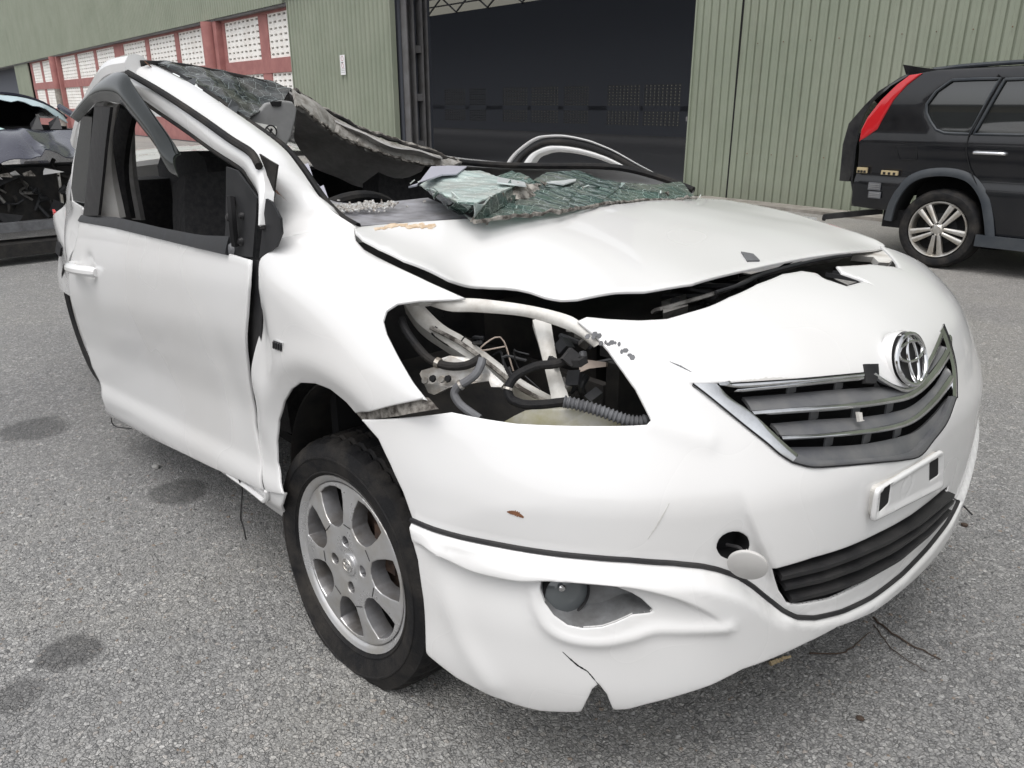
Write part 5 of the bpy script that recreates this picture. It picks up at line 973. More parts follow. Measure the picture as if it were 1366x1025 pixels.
# centre pillar and rear door
a, b = D['frame_b']; mb = MB(); mb.strip(spline(a, 20), spline(b, 20), .008, .002, 4, (0, -1, 0)); mb.build('window_frame', M['black_plastic'], door)
M['pillar_trim'] = mat('pale_pillar_trim', (.5, .49, .47), .7, build=mottled((.54, .53, .51), (.44, .42, .40), 10, .05))
for k, mm, nme in (('pillar_b1', 'pillar_trim', 'centre_pillar'), ('pillar_b2', 'seat', 'pillar_trim'), ('pillar_b3', 'grey_cloth', 'seat_belt')):
    a, b = D[k]; mb = MB(); mb.strip(spline(a, 20), spline(b, 20), .02, .006, 4, (0, -1, 0)); mb.build(nme, M[mm], car)
rd = skin('rear_door', A3('rear_door'), [], M['white'], car, (.25, -1, 0), spacing=.03, thick=.004, roll=.004, lam=1e-4,
          disp=lambda q, P: .012*np.sin(P[:, 2]*19+P[:, 0]*7)*np.exp(-((P[:, 2]-.75)/.25)**2))
mb = MB(); mb.poly(A3('rear_glass'), .006, (0, -1, 0)); mb.build('door_glass', M['winglass0'], rd, False)
mb = MB(); mb.poly(A3('rear_dent')+[0, -.02, 0], .01, (0, -1, 0)); mb.build('torn_handle_hole', M['dark'], rd, False)
tl = np.array(D['rear_door'][15])
mb = MB(); mb.poly([tl+[0, -.01, .03], tl+[.03, -.012, .02], tl+[.02, -.012, -.06], tl+[0, -.01, -.05]], .01, (0, -1, 0)); mb.build('broken_tail_lamp', mat('red_lens', (.45, .03, .03), .2), car, False)
# ---- far front door frame, pushed up like an arch
a = spline(D['arch_out'], 60); b = spline(D['arch_in'], 60)
fr = MB(); fr.strip(a, a*.86+b*.14, .03, .006, 4, (1, -.6, .5)); far = fr.build('far_door_frame', M['white'], car)
fr = MB(); fr.strip(a*.85+b*.15+[0, .01, 0], a*.3+b*.7+[0, .01, 0], .02, .004, 4, (1, -.6, .5)); fr.build('frame_seal', M['trim'], far)
fr = MB(); fr.tube(a*.55+b*.45+[0.004, 0, 0], .008, 8); fr.build('seal_lip', M['rubber'], far)
fr = MB(); fr.strip(a*.28+b*.72, b, .03, .008, 4, (1, -.6, .5)); fr.build('inner_frame', M['white'], far)
# ---- the crumpled windscreen folded over the scuttle: facets of laminated sheet
bs_ = spline(D['ws_base'], 60); jit = RNG.normal(0, .0018, (60, 3))
mb = MB(); mb.tube(bs_+jit, .0028+.003*RNG.random(60), 6); scr = mb.build('windscreen', M['dirty'], car)
def crumple(amp):
    ph = RNG.uniform(0, 6.28, 8)
    return lambda q, P: amp*(np.abs(np.sin(q[:, 0]*31+q[:, 1]*12+ph[0]))+.7*np.abs(np.sin(q[:, 1]*53-q[:, 0]*17+ph[1]))+.45*np.abs(np.sin(q[:, 0]*92+ph[2]))*np.abs(np.sin(q[:, 1]*80+ph[3]))-1.0)
for kind, pts in D['facets']:
    P = np.array(pts, float); n = np.zeros(3)
    for i in range(len(P)): n += np.cross(P[i]-P[0], P[(i+1) % len(P)]-P[0])
    n /= np.linalg.norm(n)
    if n@np.array([.6, -.5, .6]) < 0: n = -n
    skin('glass_facet', P, [], M[('glass_pale', 'glass_teal', 'glass_edge', 'dirty', 'glass_deep')[kind]], scr, n, spacing=.013, thick=.003, lam=1e-4, disp=crumple(.0026 if kind != 3 else .009), angle=22)
mb = MB(); mb.poly(A3('lilac'), .004, (.3, -.3, .9)); mb.build('torn_film', M['lilac'], scr, False)
for k in ('patch_w', 'patch_w2'):
    mb = MB(); mb.poly(A3(k), .004, (.4, -.3, .85)); mb.build('loose_glass_flake', M['shard'], scr, False)
fb = np.array([p for k, pts in D['facets'] if k in (0, 1, 4) for p in pts])
for k in range(46):                                    # slivers sticking up along the folds
    p = fb[RNG.integers(len(fb))]*.5+fb[RNG.integers(len(fb))]*.5 if k % 3 else fb[RNG.integers(len(fb))]
    p = p if abs(p[2]-1.03) < .03 else p+[0, 0, .01]
    d = RNG.normal(0, 1, 3); d /= np.linalg.norm(d); e = np.cross(d, RNG.normal(0, 1, 3)); e /= np.linalg.norm(e); s_ = RNG.uniform(.006, .016)
    near = fb[np.argmin(((fb-p)**2).sum(1))]; p = near+RNG.normal(0, .006, 3)*[1, 1, .5]
    mb = MB(); mb.poly([p, p+d*s_*1.6, p+d*s_+e*s_*.8], .003); mb.build('glass_sliver', M[('glass_pale', 'glass_teal', 'dirty')[k % 3]], scr, False)
# glass still hanging from the roof edge
gt = A3('glass_top')
gtop = skin('windscreen_remnant', gt, [], M['glass_dark'], car, (.8, -.35, .6), spacing=.014, thick=.005, lam=1e-4, angle=25,
            disp=lambda q, P: .004*np.abs(np.sin(q[:, 0]*40+q[:, 1]*22))+.005*np.abs(np.sin(q[:, 0]*23-q[:, 1]*47))-.004)
a, b = D['glass_edge']; a = spline(a, 26); b = spline(b, 26)
for i in range(0, 23, 2):
    q = [a[i], a[i+2], b[i+1]+RNG.normal(0, .008, 3), b[i]+RNG.normal(0, .01, 3)]
    mb = MB(); mb.poly(q, .004, (.5, .5, .5)); mb.build('glass_shard', M['shard'] if i % 6 == 0 else M['winglass0'], gtop, False)
pr = spline(D['pillar_rubber'], 60)
for i in (46, 48, 50):
    mb = MB(); mb.poly([pr[i], pr[i+2], pr[i+2]+[-.01, .018, .002], pr[i]+[-.01, .014+.006*(i % 4), .006]], .004, (.5, .3, .6)); mb.build('glass_shard', M['lilac'], gtop, False)
# ---- dashboard, cowl, steering wheel, seats, shell
cowl = skin('scuttle_panel', A3('cowl'), [], M['cowl'], car, (0, 0, 1), spacing=.02, thick=.02, lam=1e-4)
M['glassdust'] = mat('crushed_glass', (.45, .46, .45), .3, build=mottled((.62, .64, .64), (.25, .2, .16), 90, .6))
cd = MB(); c0 = A3('cowl_dirt')
for k in range(420):
    t = RNG.random(6); t /= t.sum(); p = (c0*t[:, None]**.5/ (t**.5).sum()).sum(0); s = RNG.uniform(.0015, .005)
    p = c0[RNG.integers(6)]*.5+p*.5 if False else p+np.array([RNG.normal(0, .03), RNG.normal(0, .05), 0])
    cd.box(p+[0, 0, .002], (s*2, s*1.6, s), Matrix.Rotation(RNG.uniform(0, 3), 3, Vector(RNG.normal(0, 1, 3)).normalized()))
g = cd.build('crushed_glass', M['glassdust'], cowl, False); g['kind'] = 'stuff'
dash = MB(); dash.add([(-.05, -.66, .975), (-.10, .58, .955), (-.38, .60, .955), (-.38, -.66, .965), (-.02, -.66, .6), (-.02, .66, .6), (-.52, .66, .6), (-.52, -.66, .6)], [(0, 1, 2, 3), (4, 5, 6, 7), (0, 1, 5, 4), (1, 2, 6, 5), (2, 3, 7, 6), (3, 0, 4, 7)])
dash.build('dashboard', M['black_plastic'], car, False)
wc = np.array([-.60, -.37, .845]); wa = np.array([-.82, 0, .57]); wa /= np.linalg.norm(wa); wu = np.array([0, 1., 0]); wv = np.cross(wa, wu)
if wv[2] < 0: wv = -wv
st = MB(); v, f = tube_geo([wc+.183*(wu*math.cos(k)+wv*math.sin(k)) for k in np.linspace(0, 2*math.pi, 49)], .016, 10, False); st.add(v, f)
wheel = st.build('steering_wheel', M['rubber'], car)
st = MB(); st.lathe([(0, .03), (.05, .025), (.075, 0), (.06, -.03)], wc, wa, 24); st.build('hub', M['black_plastic'], wheel)
for k in (0, math.pi, -math.pi/2):
    st = MB(); st.bar(wc, wc+.17*(wu*math.cos(k)+wv*math.sin(k)), .03, .015, wa); st.build('spoke', M['black_plastic'], wheel)
def seat(y, x, nme='front_seat'):
    s = MB()
    v, f = strip_geo(spline([(x+.45, y-.25, .50), (x+.1, y-.25, .47), (x, y-.25, .5)], 10), spline([(x+.45, y+.25, .50), (x+.1, y+.25, .47), (x, y+.25, .5)], 10), .14, .02, 8, (0, 0, 1)); s.add(v, f)
    o = s.build(nme, M['seat'], car)
    s = MB(); v, f = strip_geo(spline([(x+.03, y-.25, .48), (x-.12, y-.25, .8), (x-.2, y-.2, 1.02)], 12), spline([(x+.03, y+.25, .48), (x-.12, y+.25, .8), (x-.2, y+.2, 1.02)], 12), .12, .02, 8, (1, 0, .2)); s.add(v, f); s.build('backrest', M['seat'], o)
    return o
for y in (-.36, .36): seat(y, -1.0)
sh = MB(); sbk = A3('seatback')
sh.poly(np.vstack([sbk, [[sbk[-1][0], -.35, .6], [sbk[0][0], -.35, .6]]]), .12, (0, -1, 0)); hr = sh.build('headrest', M['seat'], car, False)
bench = MB(); bench.box((-2.0, 0, .70), (.16, 1.25, .50)); bench.box((-1.72, 0, .45), (.5, 1.25, .16)); bench.build('rear_seat', M['seat'], car, False)
# shell: floor, bulkhead, far flank, tail
sh = MB(); sh.box((-1.05, .05, .26), (2.9, 1.15, .03)); sh.build('floor_pan', M['dark'], car, False)
sh = MB(); sh.box((-.16, 0, .62), (.03, 1.36, .62)); sh.build('bulkhead', M['dark'], car, False)
fl = []
for x in np.linspace(-2.95, .2, 40):
    for z in np.linspace(.26, .90, 14): fl.append((x, float(side_w(min(x, -.3), z+.105*(-x if x < 0 else 0)*0)), z))
fl = np.array(fl); keep = lambda x, z: True
F = []
for i in range(39):
    for j in range(13):
        c = fl[i*14+j]; 
        if math.hypot(c[0]-.05, c[2]-.33) < .34 or math.hypot(c[0]+2.5, c[2]-.33) < .34: continue
        F += [(i*14+j, (i+1)*14+j, (i+1)*14+j+1), (i*14+j, (i+1)*14+j+1, i*14+j+1)]
nn = np.tile([0, 1., 0], (len(fl), 1)); VV, FF = thicken(fl, nn, np.array(F), .004)
meshobj('far_flank', VV, FF, M['white'], car, True, 50)
tail = MB(); v, f = strip_geo(spline([(-2.35, -.40, .985), (-2.6, -.38, .99), (-3.0, -.34, .95), (-3.1, -.34, .5), (-3.05, -.34, .3)], 24), spline([(-2.35, .74, .985), (-2.6, .74, .99), (-3.0, .70, .95), (-3.1, .68, .5), (-3.05, .66, .3)], 24), .02, .03, 10, (-.2, 0, 1)); tail.add(v, f); tail.build('boot', M['white'], car)
# ---- front end behind the openings
M['bayblack'] = mat('shaded_bay_black', (.012, .012, .013), .7, build=mottled((.010, .010, .011), (.03, .027, .024), 15, .1))  # near-black colour paints in the shade of the enclosed engine bay
eb = MB(); eb.box((.12, .02, .60), (.42, .70, .36)); eb.build('engine', M['bayblack'], car, False)
eb = MB(); eb.box((.50, .02, .56), (.03, 1.0, .46)); eb.build('radiator', M['bayblack'], car, False)
eb = MB(); eb.box((.16, -.40, .5), (.52, .02, .42)); eb.build('inner_wing', M['bayblack'], car, False)
eb = MB(); eb.box((.12, .52, .55), (.5, .02, .42)); eb.build('inner_wing', M['bayblack'], car, False)
eb = MB(); eb.poly(A3('far_shade_plate'), .03, (0, 0, 1)); eb.build('bonnet_shade_plate', M['bayblack'], car, False)  # dark plate added under the bonnet tip, standing in for shade
eb = MB(); eb.poly(A3('far_bracket'), .02, (.4, -.4, .8)); eb.build('lamp_bracket', M['white_in'], car, False)
eb = MB(); eb.box((.12, 0, .27), (.80, .9, .02)); eb.build('under_tray', M['bayblack'], car, False)
a, b = D['bay_band']; mb = MB(); mb.strip(spline(a, 40), spline(b, 40), .006, .006, 5, (.3, -.3, .9)); mb.build('lamp_surround', M['white_in'], car)
a, b = D['bay_rail']; mb = MB(); mb.strip(spline(a, 40), spline(b, 40), .03, .008, 5, (.3, -1, .5)); rail = mb.build('front_side_rail', M['white_in'], car)
mb = MB(); mb.tube(spline(D['bay_rail2'], 30), .0045, 8); mb.build('rail_flange', M['dirty'], rail)
mb = MB(); mb.poly(A3('bay_bracket'), .006, (.3, -1, .4)); br = mb.build('lamp_bracket', M['steel'], car, False)
for i, p in enumerate(D['bay_bolts']):
    mb = MB(); mb.lathe([(0, .004), (.006, .004), (.007, 0)], np.array(p)+[0, -.004, 0], (.3, -1, .4), 8); mb.build('bolt', M['steel'] if i % 2 == 0 else M['dark'], br)
a, b = D['bay_strut']; mb = MB(); mb.strip(spline(a, 24), spline(b, 24), .018, .006, 5, (.6, -.8, .3)); mb.build('radiator_support', M['white_in'], car)
M['tank'] = mat('yellowed_plastic', (.62, .60, .52), .55, build=mottled((.68, .66, .6), (.48, .45, .25), 14, .05))
t = A3('bay_tank'); bot = t.mean(0)
mb = MB(); mb.poly(np.vstack([t, t[::-1][:1]+[0, .02, -.06], t[:1]+[0, .02, -.06]]), .09, (.5, -.8, .5)); mb.build('washer_tank', M['tank'], car, False)
for k, r, mm, nme in (('hose1', .0075, 'rubber', 'hose'), ('hose2', .0075, 'grey_plastic', 'hose'), ('hose3', .008, 'rubber', 'hose')):
    mb = MB(); mb.tube(spline(D[k], 50), r, 10); mb.build(nme, M[mm], car)
hp = spline(D['hose4'], 90); mb = MB(); mb.tube(hp, .0095+.0018*np.sin(np.arange(90)*1.4), 12); mb.build('corrugated_hose', M['grey_plastic'], car)
M['beige'] = mat('beige_connector', (.40, .33, .28), .6)
mb = MB(); mb.poly(A3('conn'), .02, (.5, -.8, .3)); cn = mb.build('connector', M['beige'], car, False)
mb = MB(); mb.tube(A3('conn_bolt'), .007, 8); mb.build('connector_stem', M['grey_plastic'], cn)
for i in range(7):
    p = np.array([RNG.uniform(.42, .56), RNG.uniform(-.56, -.44), RNG.uniform(.68, .82)]); q = p+RNG.normal(0, .05, 3)
    mb = MB(); mb.tube(spline([p, (p+q)/2+RNG.normal(0, .02, 3), q], 14), RNG.uniform(.003, .008), 7); mb.build('cable', M['trim'], car)
# loose wiring, clips and torn lamp plastic around the opening
bb_ = np.array(D['bay_bracket'])[:, :].mean(0)
for k in range(11):
    t = RNG.random(); p = np.array(D['bay_rail'][0][1])*(1-t)+np.array(D['bay_strut'][0][3])*t+RNG.normal(0, .022, 3)+[.01, .03, .0]; q = p+RNG.normal(0, .045, 3); r_ = RNG.uniform(.0012, .004)
    w_ = spline([p, (p+q)/2+RNG.normal(0, .02, 3), q, q+RNG.normal(0, .03, 3)], 16); w_[:, 2] = np.minimum(w_[:, 2], .83); w_[:, 1] = np.maximum(w_[:, 1], -.70)
    mb = MB(); mb.tube(w_, r_, 6); mb.build('wire', M[('trim', 'rubber', 'greymetal', 'beige')[k % 4 if k % 7 == 0 else k % 2]], car)
for k in range(12):
    t = RNG.random(); p = np.array(D['hose4'][0])*(1-t)+np.array(D['conn'][0])*t+RNG.normal(0, .03, 3)+[-.02, .03, .01]
    mb = MB(); mb.box(p, RNG.uniform(.008, .028, 3), Matrix.Rotation(RNG.uniform(0, 3), 3, Vector(RNG.normal(0, 1, 3)).normalized())); mb.build('clip', M[('trim', 'black_plastic', 'greymetal')[k % 3]], car, False)
ho = A3('bay_bracket')
for k in range(3):
    hp_ = np.array(D[('hose1', 'hose3', 'hose2')[k]]); i_ = len(hp_)//2
    mb = MB(); mb.tube([hp_[i_]*.6+hp_[i_-1]*.4, hp_[i_]*.9+hp_[i_-1]*.1], .0098, 10); mb.build('hose_clip', M['steel'], car)
# pieces seen in the gap under the bonnet edge
gp = MB(); gp.bar((.36, -.40, .80), (.38, .50, .81), .10, .03); gp.build('slam_panel', M['bayblack'], car, False)
gp = MB(); gp.add([(.40, -.36, .80), (.60, -.30, .80), (.68, .0, .80), (.60, .34, .80), (.40, .50, .80), (.40, -.36, .78), (.60, -.30, .78), (.68, .0, .78), (.60, .34, .78), (.40, .50, .78)], [(0, 1, 2, 3, 4), (9, 8, 7, 6, 5)]+[(i, 5+i, 5+(i+1) % 5, (i+1) % 5) for i in range(5)]); gp.build('nose_shade_plate', M['bayblack'], car, False)  # dark plate added below the nose so its slot looks shaded
q_ = spline(D['gap_beam'], 40); mb = MB(); mb.strip(q_+[0, 0, .002], q_+[-.022, 0, -.010], .006, .003, 4, (.3, -.3, 1)); mb.build('bent_crossmember', M['greymetal'], car)
mb = MB(); mb.tube(spline(np.array(D['gap_beam'])[2:]+[.008, 0, .004], 30), .0045, 8); mb.build('release_cable', M['trim'], car)
mb = MB(); mb.poly(A3('gap_latch'), .03, (.4, -.6, .6)); lt = mb.build('bonnet_catch', M['greymetal'], car, False)
mb = MB(); mb.lathe([(0, .004), (.009, .004), (.009, -.002)], A3('gap_latch').mean(0)+[0, 0, .002], (.4, -.6, .6), 12); mb.build('catch_hole', M['dark'], lt)
for q in range(9):
    p = np.array([RNG.uniform(.36, .44), RNG.uniform(-.3, .5), RNG.uniform(.82, .85)]); mb = MB(); mb.tube(spline([p, p+RNG.normal(0, .03, 3)*[1, 1, .3], p+RNG.normal(0, .06, 3)*[1, 1, .3]], 10), RNG.uniform(.004, .009), 7); mb.build('cable', M['trim'], car)
for a_, b_ in (((.50, .30, .842), (.58, .30, .842)), ((.50, .335, .842), (.58, .335, .842)), ((.50, .37, .842), (.57, .37, .842))):
    mb = MB(); mb.bar(a_, b_, .004, .01); mb.build('slot_rib', M['trim'], car, False)
# ---- wheels
def wheel_at(c, s, cm, flat, nme, parent, y_sign=-1, simple=False):
    a = np.array([math.cos(s), math.sin(s), 0]); n = np.array([-math.sin(s), math.cos(s), 0]); b = np.array([0, 0, 1])*math.cos(cm)+n*math.sin(cm); o = np.cross(a, b)
    if y_sign > 0: o = -o
    c = np.array(c, float)
    prof = [(.200, -.012), (.206, -.004), (.213, .002), (.2145, .0055), (.2165, .0055), (.218, .004), (.236, .010), (.2485, .0125), (.250, .0145), (.253, .0145), (.2545, .012), (.265, .009), (.275, .003), (.280, .002), (.2815, -.0015), (.2885, -.014), (.290, -.024), (.285, -.030), (.2915, -.036), (.2925, -.070), (.286, -.075), (.2925, -.080), (.2925, -.110), (.286, -.115), (.292, -.120), (.289, -.158), (.278, -.176), (.25, -.19), (.2, -.178)]
    nn = 144; V = []
    for r, h in prof:
        for k in range(nn):
            t = 2*math.pi*k/nn; rr = r
            if r > .272 and h < -.01 and k % 3 == 0 and not (-.08 < h < -.07): rr -= .007      # cross cuts of the tread
            p = c+o*h+rr*(math.cos(t)*a+math.sin(t)*b)
            if flat:
                lo = max(0, (.075-p[2]))/.075 if p[2] < .075 else 0
                fall = smooth01(np.array([(r-.20)/.06]))[0]
                if p[2] < .11:
                    k2 = smooth01(np.array([(.13-p[2])/.16]))[0]*fall
                    p = p+o*(.008*k2 if h > -.09 else -.02*k2)+np.array([0, 0, -.008])*k2
                if p[2] < .004: p[2] = .004
            V.append(p)
    m = len(prof); F = [(i*nn+k, i*nn+(k+1) % nn, (i+1)*nn+(k+1) % nn, (i+1)*nn+k) for i in range(m-1) for k in range(nn)]
    hub = bpy.data.objects.new(nme, None)
    w = meshobj(nme, V, F, M['rubber'], parent, True, 30)
    # barrel, brake disc, rim lip
    mb = MB(); mb.lathe([(.2005, -.004), (.2075, .0), (.2085, -.003), (.2045, -.010)], c, o, 64); mb.lathe([(.2005, -.004), (.194, -.008), (.188, -.018), (.184, -.024), (.183, -.045)], c, o, 64)
    rim = mb.build('rim', M['rim'], w)
    mb = MB(); mb.lathe([(.1835, -.045), (.178, -.12), (.19, -.17)], c, o, 64); mb.build('rim_barrel', M['bayblack0'], rim)
    mb = MB(); mb.lathe([(0, -.06), (.128, -.06), (.128, -.075), (0, -.075)], c, o, 40); mb.build('brake_disc', M['brake'], w)
    mb = MB(); mb.lathe([(0, -.11), (.18, -.11)], c, o, 40); mb.build('brake_backing', M['dark'], w)
    mb = MB(); mb.box(c-o*.065+a*.085+b*.06, (.07, .05, .10), (a, o, b)); mb.build('brake_caliper', M['brake'], w)
    if simple: return w
    holes = []
    for k in range(7):
        th = math.radians(W0_ANG)+2*math.pi*k/7
        pts = []
        for rr, dt in ((.176, -.265), (.1805, -.13), (.182, 0), (.1805, .13), (.176, .265), (.152, .30), (.125, .315), (.102, .28), (.091, .14), (.0875, 0), (.091, -.14), (.102, -.28), (.125, -.315), (.152, -.30)):
            pts.append((rr*math.cos(th+dt), rr*math.sin(th+dt)))
        holes.append(rrect(np.array(pts), .002))
    lugs = []
    for k in range(4):
        th = math.radians(L0_ANG)+math.pi/2*k; lugs.append([(.055*math.cos(th)+.0135*math.cos(q), .055*math.sin(th)+.0135*math.sin(q)) for q in np.linspace(0, 2*math.pi, 15)[:-1]])
    def Sr(q):
        r = np.hypot(q[:, 0], q[:, 1]); h = -.007+.007*smooth01((.19-r)/.08)-.004*smooth01((.05-r)/.02)
        return c+q[:, :1]*a+q[:, 1:2]*b+h[:, None]*o
    disc = [(.190*math.cos(q), .190*math.sin(q)) for q in np.linspace(0, 2*math.pi, 65)[:-1]]
    sp = panel('spokes', Sr, disc, M['rim'], w, holes+lugs, .0085, .040, .003, outward=o, angle=40, edge=M['pocket'])
    for k in range(7):                                    # seams between the centre star and the outer ring
        th = math.radians(W0_ANG)+2*math.pi*(k+.5)/7
        p0 = np.array([[.098*math.cos(th-.13), .098*math.sin(th-.13)]]); p1 = np.array([[.098*math.cos(th+.13), .098*math.sin(th+.13)]])
        mb = MB(); mb.tube([Sr(p0)[0]+o*.0004, Sr((p0+p1)/2)[0]+o*.0004, Sr(p1)[0]+o*.0004], .0011, 5); mb.build('seam', M['black_plastic'], w)
    for k in range(4):
        th = math.radians(L0_ANG)+math.pi/2*k; p = c+.055*(math.cos(th)*a+math.sin(th)*b)-o*.040
        mb = MB(); mb.lathe([(.0, .026), (.004, .026), (.0065, .022), (.007, .0)], p, o, 6); mb.build('wheel_nut', M['steel'], w, False)
        mb = MB(); mb.lathe([(.0137, .034), (.0132, .0), (.0, .0)], p, o, 16); mb.build('nut_recess', M['black_plastic'], w)
    mb = MB(); mb.lathe([(0, .002), (.020, .0015), (.025, -.0005), (.027, -.006)], c, o, 32); cap = mb.build('centre_cap', M['rim'], w)
    for rx, ry, cy in ((.017, .015, 0), (.014, .006, .004), (.005, .0135, 0)):
        mb = MB(); v, f = tube_geo([c+o*.0025+a*rx*math.cos(k)+b*(cy+ry*math.sin(k)) for k in np.linspace(0, 2*math.pi, 25)], .0014, 6, False); mb.add(v, f); mb.build('cap_emblem', M['steel'], w)
    return w
W0_ANG, L0_ANG = 113.5, 98.
wheel_at((0, -.765, .259), math.radians(2.585), math.radians(2.02), True, 'front_wheel', car)
rt = A3('rear_tyre')
wheel_at((-2.45, -.63, .295), math.radians(-4), math.radians(-4), False, 'rear_wheel', car, simple=True)
wheel_at((0, .74, .295), 0, 0, False, 'front_wheel', car, y_sign=1, simple=True)
wheel_at((-2.5, .70, .295), 0, 0, False, 'rear_wheel', car, y_sign=1, simple=True)
# wheel-arch liner
ln = MB(); an = np.linspace(-.35, math.pi+.35, 40); c = np.array([.08, 0, .36])
A_ = [c+[.335*math.cos(k), -.755, .345*math.sin(k)] for k in an]; B_ = [c+[.335*math.cos(k), -.45, .345*math.sin(k)] for k in an]
ln.strip(A_, B_, .004, 0, 2); ln.poly([c+[.335*math.cos(k), -.45, .345*math.sin(k)] for k in an], .004, (0, -1, 0)); ln.build('wheel_arch_liner', M['bayblack'], car)
for k in ('wire1', 'wire2', 'wire3'):
    mb = MB(); mb.tube(spline(D[k], 24), .0022, 6); mb.build('loose_wire', M['black_plastic'], car)
# ------------------------------------------------------------------ black sport-utility car by the green wall, its rear bumper gone
M['black'] = mat('black_car_paint', (.005, .006, .008), .2, spec=.45, coat=.6, build=mottled((.005, .006, .008), (.010, .010, .012), 4, 0, .12, .28))
M['matt'] = mat('weathered_dark_plastic', (.03, .036, .045), .55, build=mottled((.028, .034, .042), (.05, .055, .06), 6, .05))
M['winglass'] = mat('dark_window_glass', (.02, .022, .022), .03, spec=.9, coat=1.)
M['redlens'] = mat('red_lamp_lens', (.50, .012, .018), .12, coat=1.)
M['silver'] = mat('bright_alloy', (.60, .59, .56), .32, .8, build=mottled((.62, .61, .59), (.46, .42, .36), 9, .03))
YS = 5.10
suv = thing('parked_suv', 'black estate-style off-road car with rear bumper removed, parked by green wall', 'car', (-.2, YS+.7, 0))
def S_suv(q): return np.stack([q[:, 0], YS+.035*np.clip((q[:, 1]-.85)/.6, 0, 1.1)**4+.03*np.clip((.55-q[:, 1])/.4, 0, 1), q[:, 1]], 1)
def S_suv2(q): P = S_suv(q); P[:, 1] = 2*(YS+.72)-P[:, 1]; return P
low = [tuple(p) for p in D['suv_body_l']]; top = [tuple(p) for p in D['suv_body']]
fwd = [(.62, 1.46), (.95, 1.30), (1.28, 1.02), (1.9, .93), (2.12, .78), (2.16, .45), (2.05, .30), (1.72, .30), (1.70, .42), (1.62, .56), (1.46, .66), (1.30, .66), (1.12, .58), (1.02, .42), (1.0, .26)]
body_o = low[::-1][:]                       # sill .. arch .. rear .. roof corner
full = list(reversed(low))+top+fwd
win3 = [(-.50, 1.39), (.12, 1.40), (.16, 1.03), (-.56, 1.02)]
w1, w2 = D['suv_win'], [D['suv_win2'][0], (.10, 1.405), (.12, 1.03), (-.5, 1.02), D['suv_win2'][3]]
w3 = [(.20, 1.40), (.55, 1.39), (.98, 1.06), (.20, 1.03)]
for S_, nme, out in ((S_suv, 'body_side', (0, -1, 0)), (S_suv2, 'body_side', (0, 1, 0))):
    bs = panel(nme, S_, full, M['black'], suv, [w1, w2, w3], .05, .012, .012, outward=out, angle=50,
               disp=lambda q, P: .010*np.exp(-((q[:, 1]-.93)/.05)**2)-.012*np.exp(-((q[:, 1]-.70)/.07)**2)+.008*np.exp(-((q[:, 1]-.62)/.03)**2))
    for w in (w1, w2, w3):
        w = np.array(w, float); c = w.mean(0); big = c+(w-c)*1.06
        pn_ = panel('side_window', S_, big, M['winglass'], suv, (), .05, .005, 0, outward=out, push=-.018)
        if out[1] < 0:
            mb = MB(); v, f = tube_geo(np.vstack([S_(densify(w, .05)), S_(w[:1])])+np.array([0, .0, 0]), .011, 6, False); mb.add(v, f); mb.build('window_trim', M['matt'], pn_)
# roof, tail, bonnet as crowned sheets between the flanks
def across(pts, name, m, bulge=.02, th=.015, nc=10):
    pts = np.array(pts, float); A_ = S_suv(pts)+[0, .012, 0]; B_ = S_suv2(pts)-[0, .012, 0]
    mb = MB(); mb.strip(A_, B_, th, bulge, nc, None); return mb.build(name, m, suv)
across([top[0], top[1], top[2], top[3], top[4], (.3, 1.47), (.62, 1.455)], 'roof', M['black'], .03)
across([(.62, 1.455), (.95, 1.295), (1.27, 1.02)], 'windscreen', M['winglass'], .03)
across([(1.28, 1.015), (1.9, .925), (2.12, .775), (2.15, .45), (2.04, .30)], 'bonnet', M['black'], .02)
tg = [p for p in D['suv_gate']]
across([(-1.36, 1.43), (-1.47, 1.36), (-1.58, 1.25), (-1.63, 1.15), (-1.66, 1.0)], 'rear_window', M['winglass'], .02)
across([(-1.655, 1.0), (-1.67, .9), (-1.66, .62), (-1.60, .42)], 'tailgate', M['black'], .02)
mb = MB(); mb.box((.2, YS+.72, .34), (3.2, 1.25, .14)); mb.build('underside', M['dark'], suv, False)
# tailgate standing slightly open: dark edge beyond the lamp
g = np.array(tg); G1 = np.stack([g[:, 0], np.full(len(g), 5.26), g[:, 1]], 1)
mb = MB(); mb.poly(G1, .05, (0, -1, 0)); mb.build('tailgate_edge', M['black_plastic'], suv, False)
lm_ = panel('tail_lamp', S_suv, D['suv_light'], M['redlens'], suv, (), .03, .03, .010, outward=(0, -1, 0), push=.012)
sp = np.array(D['suv_spoiler']); mb = MB()
mb.add([(x, YS+.14, z) for x, z in sp]+[(x, YS+1.3, z) for x, z in sp], [tuple(range(5)), tuple(range(9, 4, -1))]+[(i, 5+i, 5+(i+1) % 5, (i+1) % 5) for i in range(5)]); mb.build('roof_spoiler', M['black'], suv, False)
mb = MB(); mb.tube(spline([(-1.22, YS+.16, 1.475), (-.9, YS+.16, 1.50), (-.3, YS+.16, 1.515), (.4, YS+.16, 1.50)], 30), .016, 8); mb.build('roof_rail', M['matt'], suv)
ar = np.array(D['suv_arch'], float)
def arch(pts, yy, s):
    P = spline(np.stack([pts[:, 0], np.full(len(pts), yy), pts[:, 1]], 1), 40); c = np.array([pts[:, 0].mean(), yy, .30]); d = P-c; d /= np.linalg.norm(d, axis=1)[:, None]
    mb = MB(); mb.strip(P-d*.006, P+d*.055+[0, .012*s, 0], .02, .008, 4, (0, -s, 0)); mb.build('arch_trim', M['matt'], suv)
    mb = MB(); Q = P-d*.002; mb.strip(Q+[0, .01*s, 0], Q+[0, .30*s, 0], .004, 0, 2); mb.build('arch_liner', M['dark'], suv)
arch(ar, YS-.012, 1); ar2 = ar.copy(); ar2[:, 0] += 2.33; arch(ar2, YS-.012, 1)
